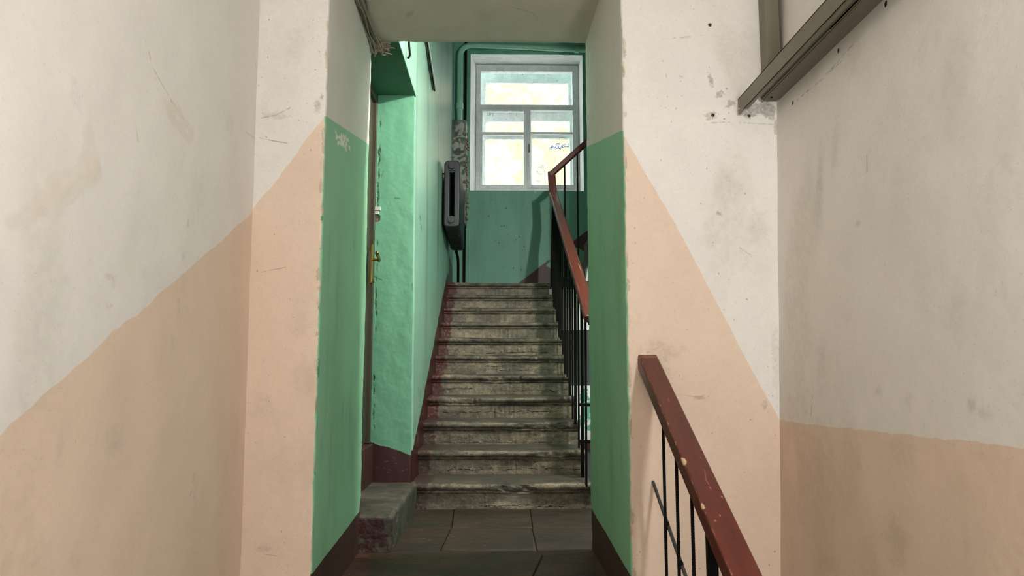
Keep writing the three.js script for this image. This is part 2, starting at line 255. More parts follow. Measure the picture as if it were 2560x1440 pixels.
{ // right pier: s = 0 at x 1.05; front face to s 0.62, reveal beyond
  const sB = 1.05 - 0.43 - 0.005, sC = sB + 0.88 - 0.005;
  pier('wall_passage_right', [[1.05, -D0], [0.430, -D0], [0.414, -D1], [1.95, -D1]], -0.05, YT, (u, v) => {
    const edge = sB + 0.0018 * n2(v * 20, 13) + 0.0012 * n2(v * 70, 18);
    if (u < edge) {
      const x = 1.05 - u, y = (x < 0.621 ? lerp(1.612, 1.269, (x - 0.431) / 0.19) : x < 0.815 ? lerp(1.269, 0.87, (x - 0.621) / 0.194) : lerp(0.87, 0.645, (x - 0.815) / 0.117)) + wav(x * 2, 22);
      return paintGrain(v > y ? WHITE : PEACH, u, v, 31, 1.1);
    }
    const t = clamp((u - sB) / (sC - sB)), y = lerp(1.631, 1.850, t) + wav(u * 0.5, 13) * 0.3, dado = lerp(0.128, 0.178, t) + wav(u * 0.5, 16) * 0.4;
    if (u > sC + 0.005) return paintGrain(v > 0.4 ? MINT : OXIDE, u, v, 2, 1);
    return paintGrain(v > y ? WHITE : v < dado ? DADO : GREEN, u, v, 37, v < dado ? 1.8 : 1.1);
  }, (sk) => {
    const fr = (px, py) => { const q = P(px, py, D0); return [1.05 - q.x, q.y]; }, r = rng(14), GP = C(160, 154, 142);
    // bare grey plaster round the corner where the trunking ends, and smaller patches
    for (const [x, y, a, b, t] of [[1885, 272, 0.05, 0.022, -0.1], [1925, 275, 0.025, 0.03, 0], [1828, 258, 0.022, 0.012, -0.6], [1800, 235, 0.014, 0.012, -0.7], [1776, 195, 0.008, 0.02, -0.3], [1778, 210, 0.006, 0.016, -0.3], [1778, 290, 0.022, 0.014, 0], [1870, 290, 0.012, 0.012, 0], [1940, 320, 0.008, 0.03, 0]]) { const [u, v] = fr(x, y); sk.blob(u, v, a, b, GP, 0.75, { rag: 0.9, soft: 0.25, turn: t, grain: 0.9, dz: -0.0008 }); }
    for (const [x, y, q] of [[1775, 62, 0.0065], [1782, 288, 0.006], [1872, 290, 0.005], [1963, 2, 0.006]]) { const [u, v] = fr(x, y); sk.blob(u, v, q, q * 0.9, C(36, 30, 24), 0.97, { rag: 0.25, dz: -0.004 }); }
    for (const pts of [[[1760, 308], [1830, 305], [1940, 312]], [[1648, 98], [1725, 92]], [[1700, 190], [1712, 196]], [[1665, 185], [1668, 200]], [[1800, 535], [1795, 530], [1805, 540]], [[1645, 980], [1690, 985], [1740, 992], [1760, 990]], [[1640, 960], [1670, 955]], [[1850, 620], [1880, 640]], [[1618, 880], [1650, 868]]]) sk.line(pts.map((p) => fr(...p)), 0.0022, C(160, 147, 128), 0.45, { dz: -0.0007, wob: 1.1 });
    for (const [x, y, a, b, al] of [[1750, 995, 0.016, 0.005, 0.5], [1912, 1012, 0.008, 0.012, 0.4], [1798, 534, 0.008, 0.006, 0.5], [1650, 880, 0.06, 0.03, 0.25], [1900, 560, 0.03, 0.07, 0.14], [1820, 470, 0.04, 0.05, 0.12], [1640, 930, 0.05, 0.02, 0.18], [1830, 120, 0.05, 0.08, 0.1], [1940, 900, 0.012, 0.1, 0.16]]) { const [u, v] = fr(x, y); sk.blob(u, v, a, b, C(140, 126, 106), al, { soft: 0.6, rag: 0.9, grain: 0.8 }); }
    for (let i = 0; i < 70; i++) sk.blob(0.12 + r() * 0.49, 0.15 + r() * 2.0, 0.0011 + r() * 0.0018, 0.0011 + r() * 0.003, C(150, 136, 118), 0.4 + r() * 0.35, { dz: -0.0008 });
    for (let i = 0; i < 34; i++) { const v = 0.12 + r() * 2.0; sk.blob(sB + (r() - 0.5) * 0.014, v, 0.003 + r() * 0.004, 0.006 + r() * 0.025, r() < 0.6 ? C(202, 188, 166) : C(176, 160, 138), 0.8, { rag: 0.9, dz: -0.001 }); }
    for (let i = 0; i < 24; i++) sk.blob(sB + 0.02 + r() * 0.84, 0.25 + r() * 1.5, 0.001 + r() * 0.002, 0.0015 + r() * 0.004, C(70, 92, 72), 0.6, { dz: -0.0005 });
    for (let i = 0; i < 12; i++) { const u = sB + 0.05 + r() * 0.8, v = 0.3 + r() * 1.2; sk.blob(u, v, 0.015 + r() * 0.03, 0.05 + r() * 0.12, C(94, 132, 100), 0.2, { soft: 0.7, rag: 0.9, grain: 0.7 }); }
    for (let i = 0; i < 14; i++) sk.blob(sB + 0.05 + r() * 0.8, r() * 0.14, 0.01, 0.012, C(122, 92, 78), 0.35, { rag: 1, soft: 0.4, grain: 1 });
  }, 1);
}
{ // soffit of the passage and the wall over it
  const SO = 2.366, sk = new Skin(-0.66, 0.46, D0, D1 + 0.03, 520);
  sk.fill((u, v) => paintGrain(C(206, 198, 182), u, v, 41, 1.2));
  sk.line([[0.05, 2.95], [0.14, 3.0], [0.2, 3.1]], 0.003, C(150, 142, 128), 0.5, { dz: -0.001 });
  sk.blob(-0.40, 3.02, 0.012, 0.03, C(150, 143, 126), 0.4, { turn: 0.6, soft: 0.5 });
  const g = sheet((a, b) => { const x = lerp(-0.66, 0.46, a), d = lerp(D0, D1, b); const e = sst(0.965, 1, b); return [x, SO + 0.004 * fbm(x * 5, d * 5, 3) + e * (0.004 + 0.004 * fbm(x * 24, 3, 4)), -d]; }, 90, 60, [0, 0.26, 0]);
  struct('wall_passage_lintel', g, sk.material({ roughness: 0.8 }));
}

// ---------------------------------------------------------------- plain shells outside the picture
const mWall = new THREE.MeshStandardMaterial({ color: new THREE.Color(...WHITE.map((c) => c)).setRGB(...WHITE, THREE.SRGBColorSpace), roughness: 0.8 });
const mMint = new THREE.MeshStandardMaterial({ color: new THREE.Color().setRGB(...MINT, THREE.SRGBColorSpace), roughness: 0.6 });
const mCeil = new THREE.MeshStandardMaterial({ color: new THREE.Color().setRGB(0.72, 0.70, 0.66), roughness: 0.85 });
const mStoneDark = new THREE.MeshStandardMaterial({ color: new THREE.Color().setRGB(0.045, 0.038, 0.03), roughness: 0.7 });
const mPeach = new THREE.MeshStandardMaterial({ color: new THREE.Color().setRGB(...PEACH, THREE.SRGBColorSpace), roughness: 0.8 });
struct('wall_left_rear', merge([box(-1.14, -0.84, -1.7, 3.7, -0.47, 2.6)]), mWall);
struct('wall_left_upper', box(-1.16, -0.855, 2.44, 3.7, -2.45, -0.46), mWall);
struct('wall_left_lower', box(-1.14, -0.836, -1.7, -0.48, -2.45, -0.46), mPeach);
struct('wall_right_rear', box(0.935, 1.25, -1.7, 3.7, -0.47, 2.6), mWall);
struct('wall_right_upper', box(0.995, 1.28, 2.44, 3.7, -2.45, -0.46), mWall);
struct('wall_right_lower', box(0.91, 1.25, -1.7, -0.48, -2.45, -0.46), mPeach);
struct('wall_rear', box(-1.15, 1.28, -1.7, 3.7, 2.5, 2.8), mWall);
struct('ceiling_near', box(-1.16, 1.28, 3.6, 3.8, -2.45, 2.7), mCeil);
struct('wall_passage_upper', box(-1.15, 1.95, YT - 0.02, 5.75, -D1 - 0.002, -D0 + 0.002), mWall);
struct('wall_landing_lower', box(-0.84, 0.95, -1.7, -0.06, -D1, -STEP_DOWN_D + 0.03), mPeach);
{ // the flight that goes down under the camera
  const g = structGroup('floor_descending'); const gs = [];
  for (let i = 0; i < 9; i++) part('step', box(-0.84, 0.56, -1.7, -0.155 * i - 0.155, -STEP_DOWN_D + 0.3 * i - 0.03, -STEP_DOWN_D + 0.3 * (i + 1), 0.008), mStoneDark, g);
  part('slab', box(-0.84, 0.95, -1.75, -1.55, -STEP_DOWN_D, 2.6), mStoneDark, g);
}

// ---------------------------------------------------------------- stair hall
const HX = (d, y) => -0.500 - 0.006 * y - 0.010 * clamp((d - 4.2) / 3) - 0.030 * clamp((d - 7.17) / 1.08), DB = 8.25;
const noseY = (d) => 0.15 + (d - 4.17) / 0.3 * 0.1525;
{ // left stair wall
  const y0 = -0.05, y1 = 5.65, sk = new Skin(4.2, DB, y0, y1, 330);
  const dadoY = (d) => (d < 7.3 ? noseY(Math.min(d, 7.05)) + 0.155 : 1.97) + wav(d, 33);
  sk.fill((u, v) => {
    if (v < dadoY(u)) { const q = paintGrain(OXIDE, u, v, 51, 2); return q; }
    const q = paintGrain(C(146, 188, 167), u, v, 53, 1.2), st = 1 - 0.16 * sst(0.05, 0.5, fbm(u * 7 + 3, v * 0.45, 4)) - 0.05 * fbm(u * 30, v * 1.2, 3);  // paler than the back wall's mint: window sheen put into the colour
    return [q[0] * st, q[1] * st * 1.0, q[2] * st, q[3] * 1.3];
  });
  const r = rng(9); for (let i = 0; i < 60; i++) { const u = 4.2 + r() * 3.9; sk.blob(u, dadoY(u) + (r() - 0.3) * 0.6 + 0.1, 0.01 + r() * 0.015, 0.01 + r() * 0.04, r() < 0.6 ? C(80, 124, 98) : C(150, 190, 164), 0.4, { rag: 0.9, dz: -0.001 }); }
  for (const [x, y] of [[1052, 545], [1054, 570]]) { const q = PX(x, y, -0.51); sk.blob(-q.z, q.y, 0.03, 0.02, C(70, 110, 84), 0.7, { rag: 0.8 }); }
  struct('wall_hall_left', sheet((a, b) => { const d = lerp(4.19, DB + 0.02, a * a * 0.55 + a * 0.45), y = lerp(y0, y1, b); return [HX(d, y) - 0.016 * (1 - sst(0, 0.02, d - 4.19)) + 0.006 * fbm(d * 2.2, y * 1.3, 3) + 0.004 * fbm(d * 8, y * 2.4, 3), y, -d]; }, 110, 160, [-0.5, 0, 0], (a) => a * a * 0.55 + a * 0.45), sk.material({ roughness: 0.38 }));
}
const SOF = 2.462, DXB = -0.757;   // soffit height and door plane of the door recess
{ // jamb of the door recess, facing the camera at d 4.2, and the wall above the recess
  const sk = new Skin(-0.80, -0.49, 0.1, 2.52, 620);
  sk.fill((u, v) => {
    const dd = lerp(0.379, 0.298, clamp((u + 0.73) / 0.24)) + wav(u * 3, 61);
    return v < dd ? paintGrain(C(58, 21, 19), u, v, 63, 2.2) : (() => { const q = paintGrain(C(110, 172, 139), u, v, 65, 1.1); q[3] = q[3] * 1.4 + fbm(u * 16, v * 16, 3) * 0.0022; return q; })();
  });
  const r = rng(19), at = (px, py) => { const q = P(px, py, 4.2); return [q.x, q.y]; };
  for (let i = 0; i < 40; i++) sk.blob(-0.49 - r() * r() * 0.03, 0.4 + r() * 2, 0.004 + r() * 0.006, 0.006 + r() * 0.02, r() < 0.5 ? C(86, 120, 92) : C(160, 196, 168), 0.6, { rag: 0.9, dz: -0.002 });
  for (let i = 0; i < 40; i++) sk.blob(-0.725 - 0.012 * r(), 0.45 + r() * 1.85, 0.004, 0.008 + r() * 0.02, r() < 0.6 ? C(84, 124, 98) : C(58, 84, 62), 0.7, { rag: 1, dz: -0.003 });
  for (let i = 0; i < 10; i++) sk.blob(-0.72 + r() * 0.2, 0.2 + r() * 0.12, 0.008, 0.003, C(120, 92, 82), 0.6, { rag: 1 });
  { const [u, v] = at(944, 547); sk.blob(u, v, 0.016, 0.022, C(70, 60, 52), 0.95, { rag: 0.5, dz: -0.008 }); sk.blob(u + 0.006, v - 0.012, 0.01, 0.012, C(150, 120, 110), 0.8, { rag: 0.6 }); }
  { const [u, v] = at(940, 536); sk.blob(u - 0.006, v, 0.024, 0.03, C(78, 142, 106), 0.75, { rag: 0.4, dz: -0.002 }); }
  for (const pts of [[[988, 497], [1000, 499]], [[937, 693], [955, 701]], [[960, 430], [955, 445]]]) sk.line(pts.map((p) => at(...p)), 0.005, C(70, 104, 80), 0.7, { dz: -0.001 });
  struct('wall_door_jamb', sheet((a, b) => { const x = lerp(-0.80, -0.49, a), y = lerp(0.1, 2.52, b), f = sst(0.93, 1, a), lean = 0.006 * y * sst(0.6, 1, a); return [Math.min(x - lean, HX(4.2, y) - 0.008), y, -4.178 + 0.004 * fbm(x * 9, y * 5, 3) - f * f * 0.012 - f * 0.004 * fbm(y * 26, 4, 3)]; }, 40, 160, [0, 0, -0.25]), sk.material({ roughness: 0.5 }));
  const s2 = new Skin(D1, 4.25, SOF - 0.02, 5.65, 260);
  s2.fill((u, v) => { const q = paintGrain(C(146, 188, 167), u, v, 71, 1.1), st = 1 - 0.12 * sst(0.05, 0.5, fbm(u * 7, v * 0.5, 4)); return [q[0] * st, q[1] * st, q[2] * st, q[3] * 1.4]; });
  struct('wall_over_door', sheet((a, b) => { const d = lerp(D1, 4.24, a), y = lerp(SOF, 5.65, b); const e = 1 - sst(0, 0.012, b); return [HX(4.2, y) + 0.004 * fbm(d * 4, y * 2, 3) - e * (0.003 + 0.005 * fbm(d * 16, 2, 3)), y, -d]; }, 60, 140, [-0.6, 0, 0]), s2.material({ roughness: 0.5 }));
  const s3 = new Skin(DXB - 0.06, -0.50, D1, 4.22, 400); s3.fill((u, v) => paintGrain(C(62, 112, 82), u, v, 73, 1.6));  // shade under the recess put into the soffit as a darker green
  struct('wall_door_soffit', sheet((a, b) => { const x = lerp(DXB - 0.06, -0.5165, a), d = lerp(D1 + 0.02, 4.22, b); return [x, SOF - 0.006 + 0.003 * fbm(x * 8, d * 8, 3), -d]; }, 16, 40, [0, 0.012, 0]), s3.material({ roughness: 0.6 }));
  struct('trim_1', box(-0.80, -0.727, 0.1, 0.372, -4.24, -3.30, 0.006), new THREE.MeshStandardMaterial({ color: new THREE.Color().setRGB(0.05, 0.014, 0.012), roughness: 0.6 }));   // riser under the door
  struct('wall_hall_near_left', box(-1.1, DXB - 0.02, -0.05, 3, -4.4, -D1 + 0.05), mMint);
}
{ // back wall with a splayed window opening
  const ox0 = -0.357, ox1 = 1.0, oy0 = 2.903, oy1 = 4.598, x0 = -0.62, x1 = 1.9, y0 = 1.5, y1 = 5.65;
  const sk = new Skin(x0, x1, y0, y1, 420);
  const red = (x) => lerp(1.849, 2.12, (x - 0.285) / 0.353);
  sk.fill((u, v) => {
    let col = C(112, 176, 152), s = 1.2;
    if (v < Math.min(red(u), 2.42) + wav(u, 81) && u > 0.2) {
      const peel = u + 0.05 * fbm(u * 10 + 5, v * 10, 4);
      if (u < 0.585 + 0.035 * n2(v * 14, 4) + 0.02 * n2(v * 50, 9) || (u > 0.83 && v > 2.24 + 0.06 * n2(u * 12, 2)) || v < 1.9 - (u - 0.6) * 0.3 + 0.02 * n2(u * 30, 3)) { col = OXIDE; s = 2; }
      else col = C(112, 176, 134);
    }
    const q = paintGrain(col, u, v, 83, s); const st = 1 - 0.08 * sst(0.05, 0.5, fbm(u * 8, v * 0.9, 4)); return [q[0] * st, q[1] * st, q[2] * st, q[3]];
  });
  const at = (px, py) => { const q = P(px, py, DB); return [q.x, q.y]; }, r = rng(29);
  for (const [x, y] of [[1254, 566], [1260, 564], [1290, 600], [1247, 608], [1298, 592], [1310, 616], [1283, 670], [1303, 675], [1222, 540], [1265, 520]]) { const [u, v] = at(x, y); sk.blob(u, v, 0.007, 0.010, C(44, 78, 58), 0.85, { rag: 0.7, dz: -0.001 }); }
  { const [u, v] = at(1263, 612); sk.blob(u, v, 0.09, 0.07, C(106, 150, 122), 0.35, { soft: 0.7, rag: 0.9 }); }
  { const [u, v] = at(1338, 480); sk.blob(u, v, 0.012, 0.012, C(180, 190, 180), 0.9, { rag: 0.6 }); }
  for (let i = 0; i < 60; i++) sk.blob(-0.5 + r() * 1.5, 1.7 + r() * 1.2, 0.003 + r() * 0.004, 0.003 + r() * 0.006, C(60, 100, 76), 0.5, { rag: 0.7 });
  const mat = sk.material({ roughness: 0.5 });
  const piece = (a0, a1, b0, b1, nu, nv) => { const g = sheet((a, b) => { const x = lerp(a0, a1, a), y = lerp(b0, b1, b); return [x, y, -DB + 0.003 * fbm(x * 3, y * 3, 3)]; }, nu, nv, [0, 0, -0.34]); const uv = g.attributes.uv, p = g.attributes.position; for (let i = 0; i < uv.count; i++) uv.setXY(i, (p.getX(i) - x0) / (x1 - x0), (p.getY(i) - y0) / (y1 - y0)); return g; };
  struct('wall_back', merge([piece(x0, ox0, y0, y1, 8, 60), piece(ox1, x1, y0, y1, 10, 60), piece(ox0, ox1, y0, oy0, 40, 40), piece(ox0, ox1, oy1, y1, 40, 20)]), mat);
}
struct('wall_hall_right', box(1.80, 2.1, -0.05, 5.7, -8.7, -D1), mMint);
struct('wall_below_back', box(-1.0, 1.9, -0.05, 1.52, -8.6, -8.25), mMint);
struct('ceiling_hall', box(-1.15, 2.1, 5.6, 5.8, -8.7, -D1 + 0.1), mCeil);
{ // slivers behind the balusters: the wall under the half landing
  const sk = new Skin(0.5, 1.8, 0, 1.6, 420);
  sk.fill((u, v) => { const q = paintGrain(v > 1.187 + wav(u, 4) ? C(214, 210, 200) : v > 0.635 ? C(50, 53, 50) : v > 0.10 ? C(206, 204, 196) : OXIDE, u, v, 91, 1.2); return q; });
  for (const [x, y, a, b] of [[0.84, 0.54, 0.05, 0.07], [0.87, 0.40, 0.04, 0.1], [0.82, 0.3, 0.03, 0.06], [0.9, 0.22, 0.05, 0.03]]) sk.blob(x, y, a, b, C(66, 128, 92), 0.9, { rag: 0.8 });
  sk.line([[0.78, 0.2], [0.83, 0.34], [0.9, 0.38]], 0.02, C(70, 132, 96), 0.9);
  struct('wall_under_landing', sheet((a, b) => [lerp(0.5, 1.8, a), lerp(0, 1.6, b), -7.12 + 0.003 * fbm(a * 6, b * 6, 3)], 30, 30, [0, 0, -0.3]), sk.material({ roughness: 0.7 }));
}
struct('floor_half_landing', box(-0.62, 1.8, 1.52, 1.672, -8.3, -7.22), mStoneDark);
struct('ceiling_upper_landing', box(-1.1, 1.95, 3.08, 3.24, -3.95, -D1 + 0.05), mCeil);
{ // upper flight, coming back towards the passage on the right
  const g = structGroup('floor_upper_flight');
  const steps = []; for (let i = 0; i < 10; i++) part('step', box(0.80, 1.8, 1.672 + 0.1525 * i - 0.1, 1.672 + 0.1525 * (i + 1), -6.95 + 0.3 * i, -6.95 + 0.3 * (i + 1) + 0.02, 0.01), mStoneDark, g);
  const s = new THREE.Shape(); s.moveTo(6.97, 1.672); s.lineTo(6.97, 1.45); s.lineTo(3.9, 3.0); s.lineTo(3.9, 3.2); s.closePath();
  const e = new THREE.ExtrudeGeometry(s, { depth: 0.98, bevelEnabled: false }); e.rotateY(Math.PI / 2); e.translate(0.81, 0, 0);
  part('soffit', e, mWall, g);
}

// ---------------------------------------------------------------- floor of stone slabs
{
  const floor = structGroup('floor');
  part('bed', merge([box(-0.86, 1.82, -0.12, -0.012, -4.4, -STEP_DOWN_D + 0.02), box(0.53, 1.82, -0.12, -0.002, -8.3, -4.3), box(0.55, 1.82, -0.05, 0.0, -4.4, -D1)]), mStoneDark, floor);
  const slabSkin = (seed, x0, x1, d0, d1) => {
    const sk = new Skin(x0, x1, d0, d1, d0 > 2.8 ? 640 : 380);
    sk.fill((u, v) => { const m = fbm(u * 5 + seed, v * 9, 5) * 0.35 + fbm(u * 26 + seed, v * 60, 4) * 0.22 + fbm(u * 140, v * 140 + seed, 3) * 0.18, k = 0.92 + m, w = fbm(u * 3 + seed * 2, v * 3, 3); let c = mix3(C(60, 43, 26), C(50, 39, 25), sst(-0.2, 0.3, w));
      const edge = lerp(-0.60, -0.615, (v - 2.4) / 0.9) + 0.03 + 0.09 * sst(3.35, 2.7, v), red = sst(0.02, -0.02, u - edge + 0.05 * fbm(u * 22, v * 22, 4)) * (fbm(u * 90, v * 70, 3) > -0.16 ? 1 : 0.3), redR = sst(-0.02, 0.02, u - 0.40 + 0.05 * fbm(u * 22, v * 22 + 9, 4)) * 0.7 * (fbm(u * 90, v * 70, 3) > -0.1 ? 1 : 0.3) * (v < 3.28 ? 1 : 0);
      c = mix3(c, C(92, 50, 42), Math.max(red, redR) * 0.8);
      return [c[0] * k, c[1] * k, c[2] * k, fbm(u * 14 + seed, v * 22, 5) * 0.004 + fbm(u * 80, v * 120, 3) * 0.0009]; });
    const r = rng(seed * 7 + 1); for (let i = 0; i < 22; i++) sk.blob(lerp(x0, x1, r()), lerp(d0, d1, r()), 0.002 + r() * 0.004, 0.002 + r() * 0.003, r() < 0.5 ? C(150, 146, 132) : C(40, 36, 30), 0.8, { rag: 0.5 });
    for (let i = 0; i < 4; i++) { const u = lerp(x0, x1, r()), v = lerp(d0, d1, r()); sk.line([[u, v], [u + 0.1 + r() * 0.1, v + (r() - 0.5) * 0.03], [u + 0.25, v + (r() - 0.5) * 0.06]], 0.003, C(48, 42, 34), 0.6, { dz: -0.002, wob: 0.8 }); }
    return sk.material({ roughness: 0.62 });
  };
  const slabs = [[[[-0.52, 4.30], [-0.268, 4.30], [-0.242, 3.722], [-0.52, 3.73]]], [[[-0.264, 4.30], [0.176, 4.30], [0.168, 3.718], [-0.237, 3.716]]], [[[0.180, 4.30], [0.56, 4.30], [0.56, 3.71], [0.172, 3.714]]],
    [[[-0.66, 3.725], [-0.246, 3.716], [-0.262, 3.262], [-0.66, 3.27]]], [[[-0.242, 3.711], [0.162, 3.711], [0.152, 3.268], [-0.257, 3.260]]], [[[0.167, 3.709], [0.56, 3.706], [0.56, 3.19], [0.171, 3.200]]],
    [[[-0.66, 3.263], [-0.26, 3.256], [0.150, 3.262], [0.188, 3.196], [0.128, 2.868], [0.03, 2.12], [-0.86, 2.12], [-0.86, 2.7], [-0.66, 2.8]]], [[[0.194, 3.194], [0.56, 3.186], [0.56, 2.6], [0.96, 2.4], [0.96, 2.12], [0.034, 2.12], [0.132, 2.866]]]];
  slabs.forEach(([poly], i) => {
    const sh = new THREE.Shape(); poly.forEach(([x, d], k) => (k ? sh.lineTo(x, d) : sh.moveTo(x, d))); sh.closePath();
    const g = new THREE.ExtrudeGeometry(sh, { depth: 0.03, bevelEnabled: true, bevelThickness: 0.006, bevelSize: 0.004, bevelOffset: -0.0035, bevelSegments: 3 });
    g.rotateX(-Math.PI / 2); const p = g.attributes.position, uv = g.attributes.uv; // shape y (depth) -> -z
    const xs = poly.map((q) => q[0]), ds = poly.map((q) => q[1]), x0 = Math.min(...xs), x1 = Math.max(...xs), d0 = Math.min(...ds), d1 = Math.max(...ds);
    for (let k = 0; k < p.count; k++) uv.setXY(k, clamp((p.getX(k) - x0) / (x1 - x0)), clamp((-p.getZ(k) - d0) / (d1 - d0)));
    const tilt = (k) => 0.0025 * Math.sin(i * 2.3 + p.getX(k) * 5) + 0.0015 * Math.cos(i + p.getZ(k) * 7);
    for (let k = 0; k < p.count; k++) p.setY(k, p.getY(k) - 0.036 + tilt(k));
    g.computeVertexNormals();
    part('slab', g, slabSkin(i * 5 + 3, x0, x1, d0, d1), floor);
  });
}

// ---------------------------------------------------------------- the stone staircase
{
  const stairs = thing('stone_staircase', 'worn grey stone flight of eleven moulded steps with red painted ends climbing to the window', 'staircase', [0, 0, 0]);
  const NOSE = 0.032, X0 = -0.56, X1 = 0.531;
  // broken stretches of each nosing: [centre x, half width, amount]
  const wear = [[[0.10, 0.14, 1.0], [0.02, 0.05, 0.7]], [[0.33, 0.12, 0.9]], [[0.22, 0.14, 0.7], [0.40, 0.14, 0.8]], [[-0.27, 0.12, 0.75]], [[-0.03, 0.10, 0.8], [0.12, 0.04, 0.6]], [[0.28, 0.04, 0.35]], [[-0.10, 0.04, 0.3]], [], [[-0.2, 0.03, 0.4]], [[0.05, 0.12, 0.25]], []];
  const cracks = [[[-0.12, 0.22, 0.018], [0.2, 0.4, 0.012]], [[0.05, 0.5, 0.035], [-0.32, -0.1, 0.03]], [[-0.4, 0.45, 0.012]], [[-0.42, 0.35, 0.04], [0.0, 0.42, 0.046]], [[-0.42, -0.2, 0.045], [0.1, 0.45, 0.03]], [[-0.12, 0.02, 0.06], [-0.1, 0.4, 0.035]], [[-0.3, 0.4, 0.025]], [[-0.02, 0.3, 0.025]], [], [], []];
  for (let i = 0; i < 11; i++) {
    const yT = 0.15 + 0.1525 * i, dR = 4.17 + 0.3 * i + NOSE, back = i === 10 ? 0.09 : 0.33, H = i === 0 ? 0.152 : 0.1545;
    // profile from the back of the tread to the foot of the riser: [towards the camera, height, tread 0 | nosing 1 | riser 2]
    const prof = []; for (let k = 0; k <= 10; k++) prof.push([lerp(-back, 0.006, k / 10), 0, 0]);
    for (let k = 1; k <= 9; k++) { const a = Math.PI / 2 - Math.PI * k / 9; prof.push([0.009 + 0.023 * Math.cos(a), -0.023 + 0.023 * Math.sin(a), 1]); }
    prof.push([0.011, -0.047, 1.2], [0.011, -0.058, 1.4], [0.004, -0.060, 1.6], [0.001, -0.066, 2]);
    for (let k = 1; k <= 12; k++) prof.push([0, lerp(-0.066, -H, k / 12), 2]);
    const len = [0]; for (let k = 1; k < prof.length; k++) len.push(len[k - 1] + Math.hypot(prof[k][0] - prof[k - 1][0], prof[k][1] - prof[k - 1][1]));
    const T = len[len.length - 1], sNose = len[10], sRis = len[23], seed = i * 13.7;
    const eros = (x) => { let e = 0; for (const [c, w, a] of wear[i]) e = Math.max(e, a * sst(1.1, 0.5, Math.abs(x - c) / w + 0.35 * fbm(x * 30 + seed, seed, 3))); return clamp(e + 0.10 * sst(0.1, 0.5, fbm(x * 16 + seed, 5, 4))); };
    const sk = new Skin(X0, X1, 0, T, i < 5 ? 900 : 700, 1024), r = rng(100 + i);
    sk.fill((x, s) => {
      const onR = s > sRis, onT = s < sNose, q = s - sRis;
      let m = fbm(x * 6 + seed, s * 14, 4) * 0.30 + fbm(x * 34 + seed, s * 46 + seed, 4) * 0.24 + fbm(x * 150, s * 150 + seed, 3) * 0.26, z = fbm(x * 24 + seed, s * 40, 4) * 0.0016 + fbm(x * 120, s * 120 + seed, 3) * 0.0006;
      let c = mix3(STONE, C(134, 121, 101), sst(-0.1, 0.35, fbm(x * 4 + seed * 2, s * 9, 3)));
      if (onR) { // drips down the riser and beds in the stone
        m += 0.30 * fbm(x * 70 + seed, q * 5, 3) * sst(0.35, 0.0, Math.abs(x - 0.08)) + 0.10 * fbm(x * 6 + seed, q * 26, 3); z += fbm(x * 7 + seed, q * 34, 4) * 0.0018;
        c = mix3(c, C(148, 138, 118), 0.5 * sst(0.0, 0.35, fbm(x * 9 + seed, q * 16 + 5, 4)) * sst(0.42, 0.1, Math.abs(x - 0.05)));
      } else if (!onT) { m -= 0.04 + 0.22 * sst(-0.1, 0.3, fbm(x * 12 + seed, s * 30, 4)); } else { c = mix3(c, C(70, 65, 55), 0.8); }
      const e = eros(x); if (!onT && !onR) m += 0.12 * e * fbm(x * 50, s * 60, 3);
      let k = 0.90 + m;
      const red = sst(0.010, -0.010, x + 0.422 + 0.010 * i * 0.2 - (onT ? 0.03 : 0) + 0.028 * fbm(x * 20 + seed, s * 26, 4)) * (fbm(x * 80, s * 80 + seed, 3) > (onT ? 0.05 : -0.22) ? 1 : 0.35);
      if (red > 0) { c = mix3(c, i < 3 ? C(58, 28, 24) : C(78, 30, 26), red * (i < 3 ? 0.75 : 0.92)); k = lerp(k, 0.95 + m * 0.6, red); }
      return [c[0] * k, c[1] * k, c[2] * k, z];
    });
    for (let n = 0; n < 14; n++) sk.blob(lerp(-0.4, 0.5, r()), sNose + r() * (T - sNose), 0.003 + r() * 0.012, 0.002 + r() * 0.007, r() < 0.65 ? C(54, 48, 40) : C(176, 168, 150), 0.55, { rag: 1, soft: 0.3, dz: -0.0008 });
    for (const [a, b, h] of cracks[i]) { const pts = []; for (let n = 0; n <= 30; n++) pts.push([lerp(a, b, n / 30), T - h - 0.014 * fbm(n * 0.35 + seed, h * 50, 4) - 0.0015 * (r() - 0.5)]); for (let n = 0; n < 30; n++) if (r() > 0.1) sk.line(pts.slice(n, n + 2), 0.0012 + 0.0028 * sst(-0.1, 0.4, fbm(n * 0.5, seed, 3)), C(30, 26, 21), 0.95, { dz: -0.004, wob: 0.5, f: 120 }); }
    for (let n = 0; n < 2; n++) { const x = lerp(-0.35, 0.4, r()); sk.line([[x, sRis + 0.03 * r()], [x + 0.003, T - 0.02 * r()]], 0.0018, C(48, 42, 34), 0.75, { dz: -0.0015 }); }
    if (i === 0) { sk.blob(0.12, T - 0.06, 0.11, 0.05, C(128, 118, 102), 0.8, { rag: 0.6, soft: 0.1, dz: -0.002 }); sk.blob(0.02, T - 0.025, 0.09, 0.014, C(150, 136, 116), 0.8, { rag: 0.8, dz: 0.002 }); sk.blob(-0.40, sRis + 0.04, 0.06, 0.05, C(84, 82, 72), 0.6, { rag: 0.6, soft: 0.3 }); }
    const mat = sk.material({ roughness: 0.55 }, 1, i < 7);
    const nu = 180, np = prof.length, pos = [], uv = [], idx = [];
